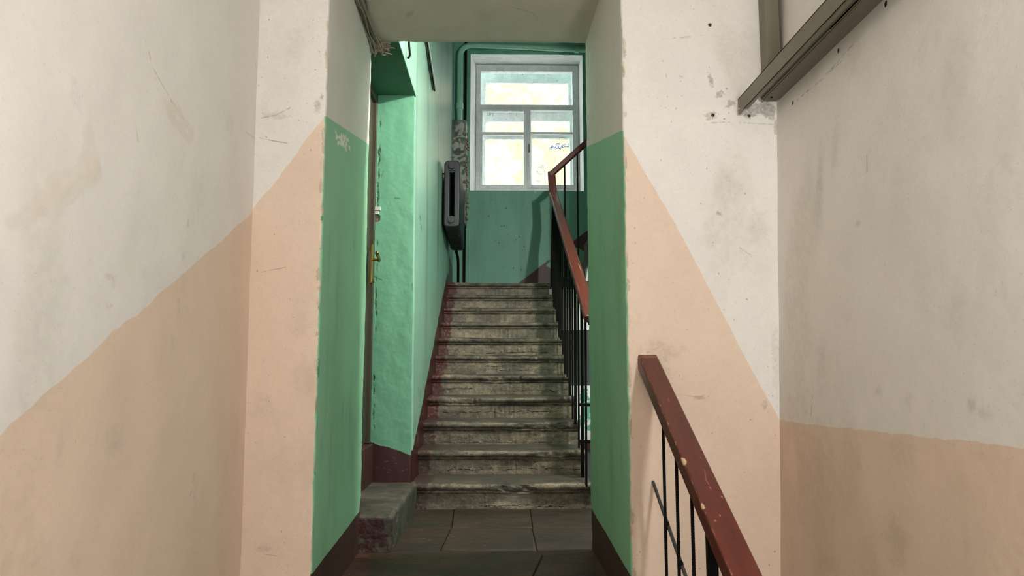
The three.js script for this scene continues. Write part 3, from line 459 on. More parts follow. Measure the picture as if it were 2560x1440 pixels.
    for (let a = 0; a <= nu; a++) for (let b = 0; b < np; b++) {
      const x = lerp(X0, X1, a / nu); let [f, y, zone] = prof[b]; const e = eros(x), sag = 0.007 * sst(0.5, 0.05, Math.abs(x - 0.02)) * (zone < 1.2 ? 1 : 0), n = fbm(x * 26 + seed, b * 0.35 + seed, 4);
      if (zone === 0) { const t = sst(-0.16, 0.0, f); y -= sag * t + t * (0.003 * fbm(x * 9 + seed, f * 9, 3) + e * (0.004 + 0.008 * (fbm(x * 20 + seed, 1, 3) + 0.3))); f -= e * 0.016 * sst(-0.06, 0.0, f); }
      else if (zone < 2) { f = lerp(f, 0.003 + 0.012 * (n + 0.25) * e, e * 0.92) + 0.0018 * n; y = lerp(y, y - 0.006 * e, 1) - sag * (zone <= 1 ? 1 - clamp(-y / 0.046) : 0) + 0.0015 * n; }
      else { f += 0.0022 * fbm(x * 7 + seed, y * 30, 4) + 0.0012 * fbm(x * 40, y * 60, 3); }
      pos.push(x, yT + y, -dR + f); uv.push(a / nu, len[b] / T);
    }
    for (let a = 0; a < nu; a++) for (let b = 0; b < np - 1; b++) { const p = a * np + b, q = p + np; idx.push(p, p + 1, q + 1, p, q + 1, q); }
    const c0 = pos.length / 3; for (let b = 0; b < np; b++) { pos.push(X1, pos[3 * (nu * np + b) + 1], pos[3 * (nu * np + b) + 2]); uv.push(1, len[b] / T); }
    const cc = pos.length / 3; pos.push(X1, yT - 0.16, -dR - back); uv.push(1, 0); for (let b = 0; b < np - 1; b++) idx.push(c0 + b, c0 + b + 1, cc);
    const g = new THREE.BufferGeometry(); g.setAttribute('position', new THREE.Float32BufferAttribute(pos, 3)); g.setAttribute('uv', new THREE.Float32BufferAttribute(uv, 2)); g.setIndex(idx); g.computeVertexNormals();
    part('step', g, mat, stairs);
  }
  const sh = new THREE.Shape(); sh.moveTo(4.24, 0); sh.lineTo(4.24, 0.02); sh.lineTo(7.22, 1.52); sh.lineTo(7.22, 1.3); sh.lineTo(4.7, 0); sh.closePath();
  const e = new THREE.ExtrudeGeometry(sh, { depth: 1.08, bevelEnabled: false }); e.rotateY(Math.PI / 2); e.translate(-0.56, 0, 0);
  part('stringer', e, mStoneDark, stairs);
}
{ // raised stone block in front of the door
  const t = thing('stone_doorstep', 'low worn stone block below the brown door, its front face flaking dark red', 'doorstep', [0, 0, 0]);
  const X0 = -0.82, X1 = -0.472, Z0 = 3.245, Z1 = 4.22, H = 0.155;
  const sk = new Skin(X0, X1 + 0.17, Z0 - 0.17, Z1, 760);
  sk.fill((u, v) => { const k = 0.92 + fbm(u * 9 + 4, v * 12, 5) * 0.3 + fbm(u * 40, v * 40, 4) * 0.22 + fbm(u * 150, v * 150, 2) * 0.14; let c = C(84, 79, 67); const front = v < Z0;
    if (front && fbm(u * 30, v * 34, 4) + 0.35 * fbm(u * 110, v * 110, 3) > -0.16 + 1.6 * sst(Z0 - 0.1, Z0 - 0.17, v) * 0.25 && u < X1 - 0.03 + 0.02 * n2(v * 60, 3)) c = C(66, 30, 26); else if (u > X1) c = C(76, 74, 63);
    return [c[0] * k, c[1] * k, c[2] * k, fbm(u * 18, v * 24, 4) * 0.003 + fbm(u * 90, v * 90, 3) * 0.001 + (front ? fbm(u * 40, v * 40, 3) * 0.003 : 0)]; });
  const mat = sk.material({ roughness: 0.6 });
  // one draped surface: top in the middle, folding down over the front and the passage side
  const R = 0.022, fold = (s) => (s <= 0 ? [s, 0] : s < R * Math.PI / 2 ? [R * Math.sin(s / R), -R + R * Math.cos(s / R)] : [R, -R - (s - R * Math.PI / 2)]);
  const nu = 70, nv = 110, W = X1 - R - X0, D = Z1 - (Z0 + R), tail = H - R + R * Math.PI / 2;
  const g = sheet((a, b) => { const su = a * (W + tail) - W, sv = (1 - b) * (D + tail) - D; let [fu, yu] = fold(su), [fv, yv] = fold(sv); const chip = sst(0.1, 0.4, fbm(su * 14, sv * 14, 4)) * 0.006, n = 0.004 * fbm(su * 9 + 3, sv * 9, 4);
    const cut = su > 0 && sv > 0; if (cut) { const m = Math.max(su, sv); const k = Math.hypot(su, sv) || 1; if (su > sv) { fv = Math.min(fv, R) ; } yu = Math.min(yu, yv); yv = 0; }
    return [X1 - R + fu - (su > 0 ? chip : 0), Math.max(-0.004, H + yu + yv + n * (su < 0 && sv < 0 ? 1 : 0.3) - (su > -0.02 || sv > -0.02 ? chip * 0.6 : 0)), -(Z0 + R - fv) + n * (sv > 0 ? 1 : 0)]; }, nu, nv);
  const uv = g.attributes.uv; for (let i = 0; i < uv.count; i++) { const a = uv.getX(i), b = uv.getY(i), su = a * (W + tail) - W, sv = (1 - b) * (D + tail) - D; uv.setXY(i, (X1 - R + su - X0) / (X1 + 0.17 - X0), (Z0 + R - sv - (Z0 - 0.17)) / (Z1 - Z0 + 0.17)); }
  part('block', g, mat, t); part('core', box(X0, X1 - 0.03, 0.0, H - 0.03, -Z1, -Z0 - 0.03), mStoneDark, t);
}

// ---------------------------------------------------------------- paints of the small things
const col = (r, g, b) => new THREE.Color().setRGB(r / 255, g / 255, b / 255, THREE.SRGBColorSpace);
function grainMat(base, seed, { roughness = 0.5, metalness = 0, k = 1, px = 256, stretch = 1, scale = 0.5, chips = null } = {}) {
  const sk = new Skin(0, scale, 0, scale, px / scale, px);
  sk.fill((u, v) => { const m = 1 + k * (fbm(u * 20 + seed, v * 20 * stretch, 4) * 0.12 + fbm(u * 120 + seed, v * 120 * stretch, 3) * 0.12); let c = base; if (chips && fbm(u * 36 + seed, v * 36, 4) > chips[1]) c = chips[0]; return [c[0] * m, c[1] * m, c[2] * m, fbm(u * 60 + seed, v * 60 * stretch, 3) * 0.0006 * k]; });
  const m = sk.material({ roughness, metalness }, 1, false); for (const t of [m.map]) { t.wrapS = t.wrapT = THREE.MirroredRepeatWrapping; t.repeat.set(1 / scale * 0.5, 1 / scale * 0.5); } return m;
}
const mIron = new THREE.MeshPhysicalMaterial({ color: new THREE.Color().setRGB(0.006, 0.006, 0.0055), roughness: 0.75, specularIntensity: 0.15 });
const mRail = grainMat(C(86, 37, 27), 5, { roughness: 0.42, k: 1.2, stretch: 0.2, chips: [C(150, 118, 88), 0.50] });
const mRailWorn = grainMat(C(150, 128, 112), 7, { roughness: 0.5, k: 2, chips: [C(112, 50, 36), 0.1] });
const mRad = grainMat(C(35, 38, 41), 9, { roughness: 0.45, k: 0.8 });
const mGrey = grainMat(C(112, 106, 90), 11, { roughness: 0.5, k: 0.5, stretch: 0.1 });
const mBrass = new THREE.MeshStandardMaterial({ color: col(178, 142, 78), metalness: 1, roughness: 0.26 });
const mCable = grainMat(C(140, 131, 114), 13, { roughness: 0.7 });
const mFrame = grainMat(C(226, 231, 231), 15, { roughness: 0.45, k: 0.6, chips: [C(150, 150, 142), 0.62] });
const mGlass = new THREE.MeshPhysicalMaterial({ color: 0xffffff, transmission: 1, thickness: 0, roughness: 0.04, ior: 1.5, specularIntensity: 0.5 });
const mDirtyGlass = new THREE.MeshPhysicalMaterial({ color: col(250, 248, 240), transmission: 1, thickness: 0, roughness: 0.10, ior: 1.5, specularIntensity: 0.4 });
const mGreenPipe = grainMat(C(150, 205, 178), 17, { roughness: 0.4, k: 0.7 });

// ---------------------------------------------------------------- railing of the flight up to the window
{
  const t = thing('stair_railing', 'black iron baluster railing under a brown timber handrail beside the flight up to the window', 'railing');
  const A = new THREE.Vector3(0.528, 1.085, -4.08), B = new THREE.Vector3(0.538, 2.545, -6.98), K = new THREE.Vector3(0.522, 2.765, -7.02), Q = new THREE.Vector3(0.93, 3.135, -7.0);
  const hr = part('handrail', bar(A, B, 0.078, 0.048, 0.012), mRail, t);
  part('worn_end', bar(A.clone().lerp(B, 0.94).add(new THREE.Vector3(-0.004, 0.004, 0)), B.clone().add(new THREE.Vector3(-0.004, 0.0035, -0.004)), 0.079, 0.047, 0.012), mRailWorn, hr, 'handrail end worn to pale wood');
  part('rail_upright', bar(B.clone().add(new THREE.Vector3(0, -0.03, 0)), K.clone().add(new THREE.Vector3(0, 0.02, 0)), 0.075, 0.06, 0.01, new THREE.Vector3(0, 0, 1)), mRail, t);
  part('handrail', bar(K.clone().add(new THREE.Vector3(-0.02, -0.02, 0)), Q, 0.075, 0.052, 0.012), mRail, t);
  part('handrail', bar([0.94, 3.10, -7.0], [0.95, 3.95, -5.3], 0.07, 0.05, 0.012), mRail, t);
  part('rail_strap', bar(A.clone().add(new THREE.Vector3(0, -0.03, 0.0)), B.clone().add(new THREE.Vector3(0, -0.03, 0)), 0.034, 0.006, 0.0015), mIron, t);
  for (let i = 0; i < 15; i++) {
    const d = 4.175 + i * 0.2, k = (d - 4.08) / 2.90; if (k > 1) break;
    const st = Math.floor((d - 4.17) / 0.3 + 1e-6), yb = 0.15 + 0.1525 * Math.max(0, st) - 0.02, x = lerp(0.500, 0.522, k), top = A.clone().lerp(B, k);
    part('baluster', bar([x, yb, -d], [x + 0.006, top.y - 0.022, -d], i % 2 ? 0.019 : 0.012, 0.014, 0.002, new THREE.Vector3(0, 0, 1)), mIron, t);
  }
  for (const x of [0.655, 0.785]) part('baluster', bar([x, 1.66, -7.0], [x, 2.765 + (x - 0.522) * 0.92, -7.0], 0.016, 0.016, 0.002, new THREE.Vector3(0, 0, 1)), mIron, t);
  part('baluster', bar([0.52, 1.6, -6.98], [0.538, 2.55, -6.98], 0.03, 0.03, 0.003, new THREE.Vector3(0, 0, 1)), mIron, t);
  for (const [y, d] of [[0.588, 4.3], [0.372, 4.3]]) part('guard_bar', bar([0.47, y, -d], [0.80, y - 0.01, -d], 0.02, 0.018, 0.002), mIron, t);
  part('guard_post', bar([0.57, 0.0, -4.30], [0.57, 0.60, -4.30], 0.014, 0.014, 0.002, new THREE.Vector3(0, 0, 1)), mIron, t);
}
// ---------------------------------------------------------------- near railing at lower right
{
  const t = thing('stair_railing', 'red-brown timber handrail on thin rebar balusters fixed to the peach wall at lower right', 'railing');
  const sl = 0.515, top = (d) => 0.843 - sl * (2.40 - d);
  const A = new THREE.Vector3(0.4995, top(2.415) - 0.022, -2.415), B = new THREE.Vector3(0.515, top(0.2) - 0.022, -0.2);
  const L = A.distanceTo(B), skn = new Skin(0, L, 0, 0.24, 700, 2048);
  skn.fill((u, v) => { const m = 1 + fbm(u * 7, v * 60, 4) * 0.14 + fbm(u * 60, v * 160, 3) * 0.12; return [0.33 * m, 0.135 * m, 0.095 * m, fbm(u * 12, v * 120, 3) * 0.0006]; });
  const rr = rng(55), TAN = C(196, 168, 130);
  // v: top face 0..0.065, left side 0.065..0.11
  skn.blob(0.62, 0.066, 0.016, 0.009, TAN, 1, { rag: 0.4, dz: -0.001 }); skn.blob(0.80, 0.066, 0.012, 0.007, TAN, 0.95, { rag: 0.4, dz: -0.001 });
  for (let i = 0; i < 44; i++) { const u = rr() * 1.2; skn.blob(u, 0.065 + (rr() - 0.5) * 0.004, 0.004 + rr() * 0.01, 0.0008 + rr() * 0.0012, rr() < 0.6 ? C(188, 150, 118) : C(150, 96, 74), 0.85, { rag: 0.8 }); }
  for (let i = 0; i < 16; i++) { const u = rr() * 1.3; skn.blob(u, rr() * 0.06, 0.002 + rr() * 0.004, 0.001 + rr() * 0.001, C(190, 150, 120), 0.6, { rag: 0.8 }); }
  for (let i = 0; i < 10; i++) skn.blob(rr() * 1.3, 0.0655 * (rr() < 0.5 ? 0.01 : 0.02), 0.01, 0.001, C(160, 110, 86), 0.8, { rag: 0.8 });
  skn.blob(0.02, 0.03, 0.008, 0.04, C(150, 110, 90), 0.6, { rag: 1 });
  for (let i = 0; i < 8; i++) { const u = 0.06 + rr() * 0.16; skn.line([[u, 0.07], [u + 0.05, 0.10]], 0.0015, C(70, 34, 24), 0.7); }
  skn.line([[0.66, 0.02], [0.70, 0.028], [0.72, 0.026]], 0.002, C(150, 92, 74), 0.8);
  const mat = skn.material({ roughness: 0.4 });
  const g = new RoundedBoxGeometry(0.066, 0.046, L, 4, 0.006), uv = g.attributes.uv, p = g.attributes.position, nn = g.attributes.normal;
  for (let i = 0; i < p.count; i++) { const u = (L / 2 + p.getZ(i)) / L, side = nn.getX(i) < -0.7, v = side ? 0.066 + (0.023 - p.getY(i)) : 0.033 - p.getX(i) * -1 * -1; uv.setXY(i, u, clamp(side ? v : (p.getX(i) < 0 ? 0.033 - p.getX(i) : 0.033 - p.getX(i)), 0, 0.24) / 0.24); }
  const z = B.clone().sub(A).normalize(), x = new THREE.Vector3().crossVectors(new THREE.Vector3(0, 1, 0), z).normalize(), y = new THREE.Vector3().crossVectors(z, x);
  // box x axis runs to the picture's left or right; make uv 0.066 the edge nearest the passage
  const flip = x.x > 0 ? 1 : -1; for (let i = 0; i < p.count; i++) { const side = nn.getX(i) * flip < -0.7; const v = side ? 0.066 + (0.023 - p.getY(i)) : 0.033 - p.getX(i) * flip; uv.setY(i, clamp(v, 0, 0.24) / 0.24); }
  g.applyMatrix4(new THREE.Matrix4().makeBasis(x, y, z).setPosition(A.clone().add(B).multiplyScalar(0.5)));
  part('handrail', g, mat, t);
  part('rail_strap', bar([0.5, top(2.3) - 0.050, -2.3], [0.514, top(0.3) - 0.050, -0.3], 0.03, 0.005, 0.001), mIron, t);
  const XB = 0.5;
  const rebar = (d, y1, y0) => { const gs = [new THREE.CylinderGeometry(0.0045, 0.0045, y1 - y0, 10).translate(XB, (y0 + y1) / 2, -d)]; for (let q = y0 + 0.006; q < y1 - 0.004; q += 0.0075) { const r = new THREE.TorusGeometry(0.0046, 0.0006, 4, 10).rotateX(Math.PI / 2 + 0.5).translate(XB, q, -d); gs.push(r); } return merge(gs); };
  for (const d of [2.195, 2.04, 1.885]) part('baluster', rebar(d, top(d) - 0.045, -0.155 * (Math.max(0, Math.ceil((STEP_DOWN_D - d) / 0.3))) - 0.01), mIron, t);
  part('post', bar([XB, -0.33, -1.72], [XB, top(1.72) - 0.045, -1.72], 0.024, 0.024, 0.003, new THREE.Vector3(0, 0, 1)), mIron, t);
  for (const d of [1.55, 1.40, 1.25, 1.10, 0.95]) part('baluster', rebar(d, top(d) - 0.045, -0.155 * Math.ceil((STEP_DOWN_D - d) / 0.3) - 0.01), mIron, t);
  const slope = 0.468, w = new THREE.Vector3(0.509, 0.430, -2.405), e2 = new THREE.Vector3(0.503, 0.430 - slope * 1.5, -0.905);
  part('lower_rail', tube([w, w.clone().lerp(e2, 0.5), e2], 0.0055, 40, 10), grainMat(C(60, 58, 52), 23, { roughness: 0.55, k: 1.5 }), t);
  const weld = (d) => new THREE.IcosahedronGeometry(0.009, 1).scale(1, 1.5, 1.2).translate(0.504, 0.43 - slope * (2.405 - d), -d);
  for (const d of [2.195, 2.04, 1.885]) part('weld', weld(d), mIron, t);
}
// ---------------------------------------------------------------- radiator
{
  const t = thing('radiator', 'dark grey cast iron column radiator hung on the green stair wall before the window', 'radiator', [0, 0, 0]);
  const H = 0.605, Dp = 0.142, N = 12, P0 = 0.084, rr = (w, h, r) => { const s = new THREE.Shape(); s.moveTo(-w / 2 + r, -h / 2); s.lineTo(w / 2 - r, -h / 2); s.absarc(w / 2 - r, -h / 2 + r, r, -Math.PI / 2, 0); s.lineTo(w / 2, h / 2 - r); s.absarc(w / 2 - r, h / 2 - r, r, 0, Math.PI / 2); s.lineTo(-w / 2 + r, h / 2); s.absarc(-w / 2 + r, h / 2 - r, r, Math.PI / 2, Math.PI); s.lineTo(-w / 2, -h / 2 + r); s.absarc(-w / 2 + r, -h / 2 + r, r, Math.PI, 1.5 * Math.PI); return s; };
  const s = rr(Dp - 0.02, H - 0.02, 0.028); s.holes.push(rr(0.058, 0.43, 0.008));
  const sec = new THREE.ExtrudeGeometry(s, { depth: 0.046, bevelEnabled: true, bevelThickness: 0.016, bevelSize: 0.010, bevelSegments: 4, curveSegments: 8 });
  sec.translate(0, 0, -0.023);
  const cx = -0.428, y0 = 2.355, z0 = -6.24, dy = -0.052 / N;
  for (let i = 0; i < N; i++) { const m = part('section', sec, mRad, t); m.position.set(cx - i * 0.0006, y0 + i * dy, z0 - i * P0); }
  for (const sy of [0.245, -0.245]) { const g = merge([new THREE.CylinderGeometry(0.029, 0.029, 0.03, 6).rotateX(Math.PI / 2), new THREE.CylinderGeometry(0.040, 0.040, 0.012, 20).rotateX(Math.PI / 2).translate(0, 0, -0.014)]); part('plug', g, mRad, t).position.set(cx, y0 + sy, z0 + 0.052); }
  part('hub', merge([0.245, -0.245].map((sy) => new THREE.CylinderGeometry(0.03, 0.03, N * P0, 14).rotateX(Math.PI / 2).translate(cx, y0 + sy - 0.024, z0 - N * P0 / 2 + 0.03))), mRad, t);
  for (const [k, q] of [[0.5, 0.20], [9.5, 0.20]]) part('bracket', box(-0.56, cx - 0.05, y0 + q - 0.006, y0 + q + 0.006, z0 - k * P0 - 0.006, z0 - k * P0 + 0.006), mIron, t);
  part('feed_pipe', tube([[cx - 0.02, y0 - 0.30, z0 - N * P0 + 0.02], [cx - 0.02, y0 - 0.36, z0 - N * P0 - 0.05], [cx - 0.01, 1.95, -7.36], [cx - 0.005, 1.66, -7.36]], 0.014, 20, 10), mIron, t);
}
// pipes and the casing in the far left corner
{
  const x = -0.480, d = 8.15, r = 0.034;
  const pts = []; pts.push([x, 3.4, -d], [x, 4.2, -d]); for (let k = 0; k <= 8; k++) { const a = Math.PI - Math.PI / 2 * k / 8; pts.push([x + 0.13 + 0.13 * Math.cos(a), 4.53 + 0.13 * Math.sin(a), -d]); } pts.push([0.1, 4.652, -d], [0.5, 4.635, -d], [1.2, 4.612, -d], [1.78, 4.60, -d]);
  const g = thing('heating_pipe', 'green painted pipe rising in the corner and bending over the top of the window', 'pipe');
  part('pipe', tube(pts, r, 90, 14), mGreenPipe, g); part('coupling', new THREE.CylinderGeometry(r * 1.28, r * 1.28, 0.07, 16).translate(x, 3.90, -d), mGreenPipe, g); part('coupling', new THREE.CylinderGeometry(r * 1.28, r * 1.28, 0.05, 16).rotateZ(Math.PI / 2).translate(0.92, 4.622, -d), mGreenPipe, g);
  single('pipe', new THREE.CylinderGeometry(0.014, 0.014, 3.96, 10).translate(-0.412, 3.63, -8.19), mIron, 'thin dark vertical pipe in the corner between the green pipe and the window', 'pipe');
  const sk = new Skin(0, 0.42, 0, 1.4, 700); const Z = C(120, 126, 120);
  sk.fill((u, v) => { const a = fbm(u * 16 + 2, v * 12, 4), b = fbm(u * 24 + 7, v * 20 + 3, 4), k = 1 + 0.25 * fbm(u * 60, v * 60, 3); let c = mix3(C(92, 100, 92), C(128, 130, 120), sst(-0.2, 0.2, a)); 
    if (u > 0.19 && u < 0.30) { c = fbm(v * 18, u * 30, 3) > 0.0 ? C(206, 190, 166) : fbm(v * 40, u * 40, 2) > 0 ? C(150, 86, 64) : C(40, 38, 34); } return [c[0] * k, c[1] * k, c[2] * k, fbm(u * 30, v * 30, 4) * 0.006]; });
  for (const [pts, w] of [[[[0.07, 1.10], [0.11, 1.17], [0.14, 1.14], [0.10, 1.05]], 0.034], [[[0.05, 1.0], [0.09, 1.02], [0.17, 1.02]], 0.022], [[[0.02, 0.90], [0.08, 0.94], [0.05, 0.88], [0.12, 0.92]], 0.034], [[[0.11, 0.99], [0.14, 0.88], [0.17, 0.94]], 0.03], [[[0.02, 0.80], [0.08, 0.79], [0.17, 0.82]], 0.03], [[[0.06, 0.76], [0.10, 0.72], [0.16, 0.76]], 0.026], [[[0.02, 0.66], [0.08, 0.62], [0.18, 0.66]], 0.03], [[[0.01, 0.55], [0.1, 0.52], [0.18, 0.54]], 0.05], [[[0.01, 0.45], [0.18, 0.42]], 0.05], [[[0.14, 1.10], [0.15, 1.17]], 0.014]]) sk.line(pts, w, C(186, 188, 178), 0.8, { wob: 0.55, f: 22, dz: 0.002 });
  const mat = sk.material({ roughness: 0.8 });
  const gs = box(-0.575, -0.392, 2.45, 3.672, -8.27, -7.98, 0.004), uv = gs.attributes.uv, p = gs.attributes.position, n = gs.attributes.normal;
  for (let i = 0; i < p.count; i++) uv.setXY(i, (Math.abs(n.getX(i)) > 0.6 ? 0.20 + (-7.98 - p.getZ(i)) * 0.4 : p.getX(i) + 0.575) / 0.42, (p.getY(i) - 2.45) / 1.4);
  for (let i = 0; i < p.count; i++) if (p.getX(i) > -0.45) p.setX(i, p.getX(i) + 0.0);
  single('pipe_casing', gs, mat, 'grey box of bare smeared plaster above the radiator in the far corner', 'pipe casing');
  const bp = thing('broken_plaster', 'jagged broken plaster edge along the right side of the grey casing', 'plaster'), rr = rng(71), mBroken = grainMat(C(58, 54, 48), 31, { roughness: 0.9, k: 2.5, chips: [C(206, 184, 156), 0.05] });
  for (let i = 0; i < 16; i++) part('chip', new THREE.IcosahedronGeometry(0.018 + rr() * 0.016, 0).scale(0.5, 1.2 + rr(), 0.7).rotateZ(rr()).translate(-0.387 + rr() * 0.008, 2.5 + i * 0.068 + rr() * 0.03, -7.99 - rr() * 0.1), mBroken, bp);
}
// ---------------------------------------------------------------- door in the recess on the left
{
  const d = structGroup('door_1'); const mDoor = grainMat(C(62, 55, 40), 41, { roughness: 0.5, k: 1, stretch: 0.15 });
  const leaf = part('leaf', merge([box(DXB - 0.05, DXB - 0.008, 0.385, SOF + 0.02, -4.215, -3.32), box(DXB - 0.01, DXB + 0.001, 0.5, 1.2, -4.05, -3.45, 0.004), box(DXB - 0.01, DXB + 0.001, 1.6, 2.3, -4.05, -3.45, 0.004)]), mDoor, d);
  const frame = part('frame', merge([box(DXB - 0.04, DXB + 0.014, 0.375, SOF + 0.02, -4.215, -4.15, 0.004), box(DXB - 0.04, DXB + 0.014, 2.40, SOF + 0.02, -4.18, -3.32, 0.004)]), grainMat(C(66, 62, 46), 43, { roughness: 0.5 }), d);
  const h = new THREE.Group(); h.name = 'handle'; d.add(h);
  const bx = DXB + 0.016;
  part('escutcheon', box(bx - 0.004, bx + 0.009, 1.285, 1.515, -4.085, -4.045, 0.003), mBrass, h, 'long brass backplate');
  part('lever', merge([tube([[bx, 1.425, -4.06], [bx + 0.022, 1.425, -4.06], [bx + 0.046, 1.424, -4.06]], 0.0085, 10, 10), tube([[bx + 0.046, 1.42, -4.06], [bx + 0.049, 1.432, -4.03], [bx + 0.05, 1.44, -3.98], [bx + 0.052, 1.446, -3.95]], 0.0095, 14, 10), new THREE.SphereGeometry(0.011, 12, 8).translate(bx + 0.052, 1.446, -3.95)]), mBrass, h, 'brass lever');
  part('key_cylinder', merge([new THREE.CylinderGeometry(0.010, 0.010, 0.02, 14).rotateZ(Math.PI / 2).translate(bx + 0.010, 1.30, -4.06), new THREE.CylinderGeometry(0.007, 0.007, 0.02, 14).rotateZ(Math.PI / 2).translate(bx + 0.010, 1.285, -4.02)]), mBrass, h);
  part('strike_plate', merge([box(-0.764, -0.712, 1.739, 1.760, -4.20, -4.160, 0.002), box(-0.758, -0.722, 1.716, 1.735, -4.20, -4.162, 0.002)]), grainMat(C(206, 204, 196), 45, { roughness: 0.5 }), d, 'white metal strike plate in the chipped jamb');
}
// ---------------------------------------------------------------- window
{
  const w = structGroup('window_1'); const F = 8.5;
  const p = (x, y, d = F) => { const q = P(x, y, d); return [q.x, q.y]; };
  const rectShape = (r, holes) => { const s = new THREE.Shape(); s.moveTo(r[0], r[1]); s.lineTo(r[2], r[1]); s.lineTo(r[2], r[3]); s.lineTo(r[0], r[3]); s.closePath(); for (const h of holes) { const q = new THREE.Path(); q.moveTo(h[0], h[1]); q.lineTo(h[0], h[3]); q.lineTo(h[2], h[3]); q.lineTo(h[2], h[1]); q.closePath(); s.holes.push(q); } return s; };
  const framed = (r, holes, z, depth, b = 0.008) => { const g = new THREE.ExtrudeGeometry(rectShape(r, holes), { depth, bevelEnabled: true, bevelThickness: b, bevelSize: b, bevelOffset: -b, bevelSegments: 2 }); g.translate(0, 0, -z - depth); return g; };
  const R = (x0, y0, x1, y1, d = F) => { const a = p(x0, y1, d), b = p(x1, y0, d); return [a[0], a[1], b[0], b[1]]; };
  // x and y edges read off the photograph, turned into metres at the window's depth
  const O = R(1189, 165, 1446, 479), top = R(1202, 181, 1430, 262), open = R(1200, 274, 1434, 471);
  part('frame', framed(O, [top, open], F - 0.01, 0.07), mFrame, w);
  const sashL = R(1199.5, 273.5, 1317.5, 471.5), sashR = R(1318, 273.5, 1434.5, 471.5);
  const paneL = [R(1206, 280, 1309, 331), R(1206, 339, 1309, 463)], paneR = [R(1327, 278, 1431, 331), R(1327, 337, 1431, 463)];
  const cl = part('casement', framed(sashL, paneL, F - 0.018, 0.045, 0.006), mFrame, w), cr = part('casement', framed(sashR, paneR, F - 0.020, 0.045, 0.006), mFrame, w);
  const strip = R(1313, 275, 1322, 470); part('meeting_strip', box(strip[0], strip[2], strip[1], strip[3], -F + 0.008, -F + 0.034, 0.004), mFrame, w);
  const pane = (r, z, mat, parent) => part('pane', new THREE.PlaneGeometry(r[2] - r[0] + 0.008, r[3] - r[1] + 0.008).translate((r[0] + r[2]) / 2, (r[1] + r[3]) / 2, -z), mat, parent);
  pane(top, F + 0.02, mGlass, w); paneL.forEach((r) => pane(r, F + 0.01, mGlass, cl)); paneR.forEach((r) => pane(r, F + 0.01, mGlass, cr));
  part('gap_shade_strip', merge([box(O[0] - 0.004, O[0] + 0.004, O[1], O[3], -F - 0.012, -F - 0.004), box(O[2] - 0.004, O[2] + 0.004, O[1], O[3], -F - 0.012, -F - 0.004), box(O[0], O[2], O[3] - 0.004, O[3] + 0.004, -F - 0.012, -F - 0.004)]), mIron, w);  // dark strips stand in for the shaded gap between frame and reveal
  const catchP = p(1322, 372); part('catch', merge([box(catchP[0] - 0.010, catchP[0] + 0.010, catchP[1] - 0.06, catchP[1] + 0.05, -F + 0.032, -F + 0.040, 0.003), box(catchP[0] - 0.006, catchP[0] + 0.006, catchP[1] - 0.02, catchP[1] + 0.04, -F + 0.038, -F + 0.056, 0.003)]), grainMat(C(120, 116, 108), 47, { roughness: 0.45 }), w);
  for (const [x, y] of [[1191, 300], [1191, 425], [1444, 305], [1444, 420]]) { const q = p(x, y); part('hinge', new THREE.CylinderGeometry(0.010, 0.010, 0.085, 10).translate(q[0] + (x < 1300 ? 0.012 : -0.012), q[1], -F + 0.018), mFrame, w); }
  // outer sashes, a hand's breadth behind
  const G = 8.72, RO = (a, b, c, d) => R(a, b, c, d, G), oTop = RO(1214, 209, 1420, 266), oO = RO(1186, 150, 1450, 486), oL = [RO(1214, 305, 1312, 334), RO(1213, 349, 1312, 470)], oR = [RO(1328, 303, 1424, 334), RO(1330, 347, 1424, 470)];
  const outer = part('outer_sash', framed(oO, [oTop, ...oL, ...oR], G, 0.045, 0.006), mFrame, w);
  for (const r of [oTop, ...oL, ...oR]) pane(r, G + 0.02, mDirtyGlass, outer);
  part('reveal', (() => { const a = [-0.357, 2.903, 1.0, 4.598], b = [O[0] + 0.004, O[1] - 0.035, O[2] - 0.004, O[3] + 0.01], gs = []; const q = (A, B, Cc, D) => gs.push(sheet((u, v) => [0, 1, 2].map((k) => lerp(lerp(A[k], B[k], u), lerp(D[k], Cc[k], u), v) + (k === 1 ? 0.003 * fbm(u * 6, v * 6, 3) : 0)), 14, 8));
    const z0 = -DB, z1 = -F - 0.02; q([a[0], a[1], z0], [a[0], a[3], z0], [b[0], b[3], z1], [b[0], b[1], z1]); q([a[0], a[3], z0], [a[2], a[3], z0], [b[2], b[3], z1], [b[0], b[3], z1]); q([a[2], a[3], z0], [a[2], a[1], z0], [b[2], b[1], z1], [b[2], b[3], z1]); q([a[2], a[1], z0], [a[0], a[1], z0], [b[0], b[1], z1], [b[2], b[1], z1]); return merge(gs); })(), grainMat(C(238, 240, 240), 49, { roughness: 0.7, k: 0.6 }), w);
  // felt-tip writing on the right-hand lower pane
  const ink = (strokes, r) => merge(strokes.map((s) => { const pts = s.map(([x, y]) => { const q = P(1100 + x / 3.6, 100 + y / 3.6, F + 0.004); return q; }); return tube(pts, r, Math.max(12, pts.length * 5), 5).translate(0, 0, 0); }));
  part('blue_scribble', ink([[[985, 985], [1002, 962], [1015, 945], [1008, 965], [1003, 985]], [[990, 968], [1012, 966], [1025, 955]], [[1030, 955], [1024, 975], [1036, 968], [1048, 950], [1044, 975], [1056, 975], [1066, 952], [1072, 975], [1086, 978], [1092, 955]], [[1040, 938], [1058, 930], [1080, 934], [1060, 946], [1040, 940]], [[1092, 950], [1110, 968], [1096, 962], [1120, 945], [1145, 935], [1165, 950], [1140, 962], [1112, 958]], [[1036, 985], [1060, 970], [1084, 985], [1072, 968]], [[1100, 940], [1124, 960], [1150, 962], [1162, 958]]], 0.0036), new THREE.MeshPhysicalMaterial({ color: col(85, 175, 240), roughness: 1, transmission: 0.85, thickness: 0 }), cr, 'blue felt-tip tag');
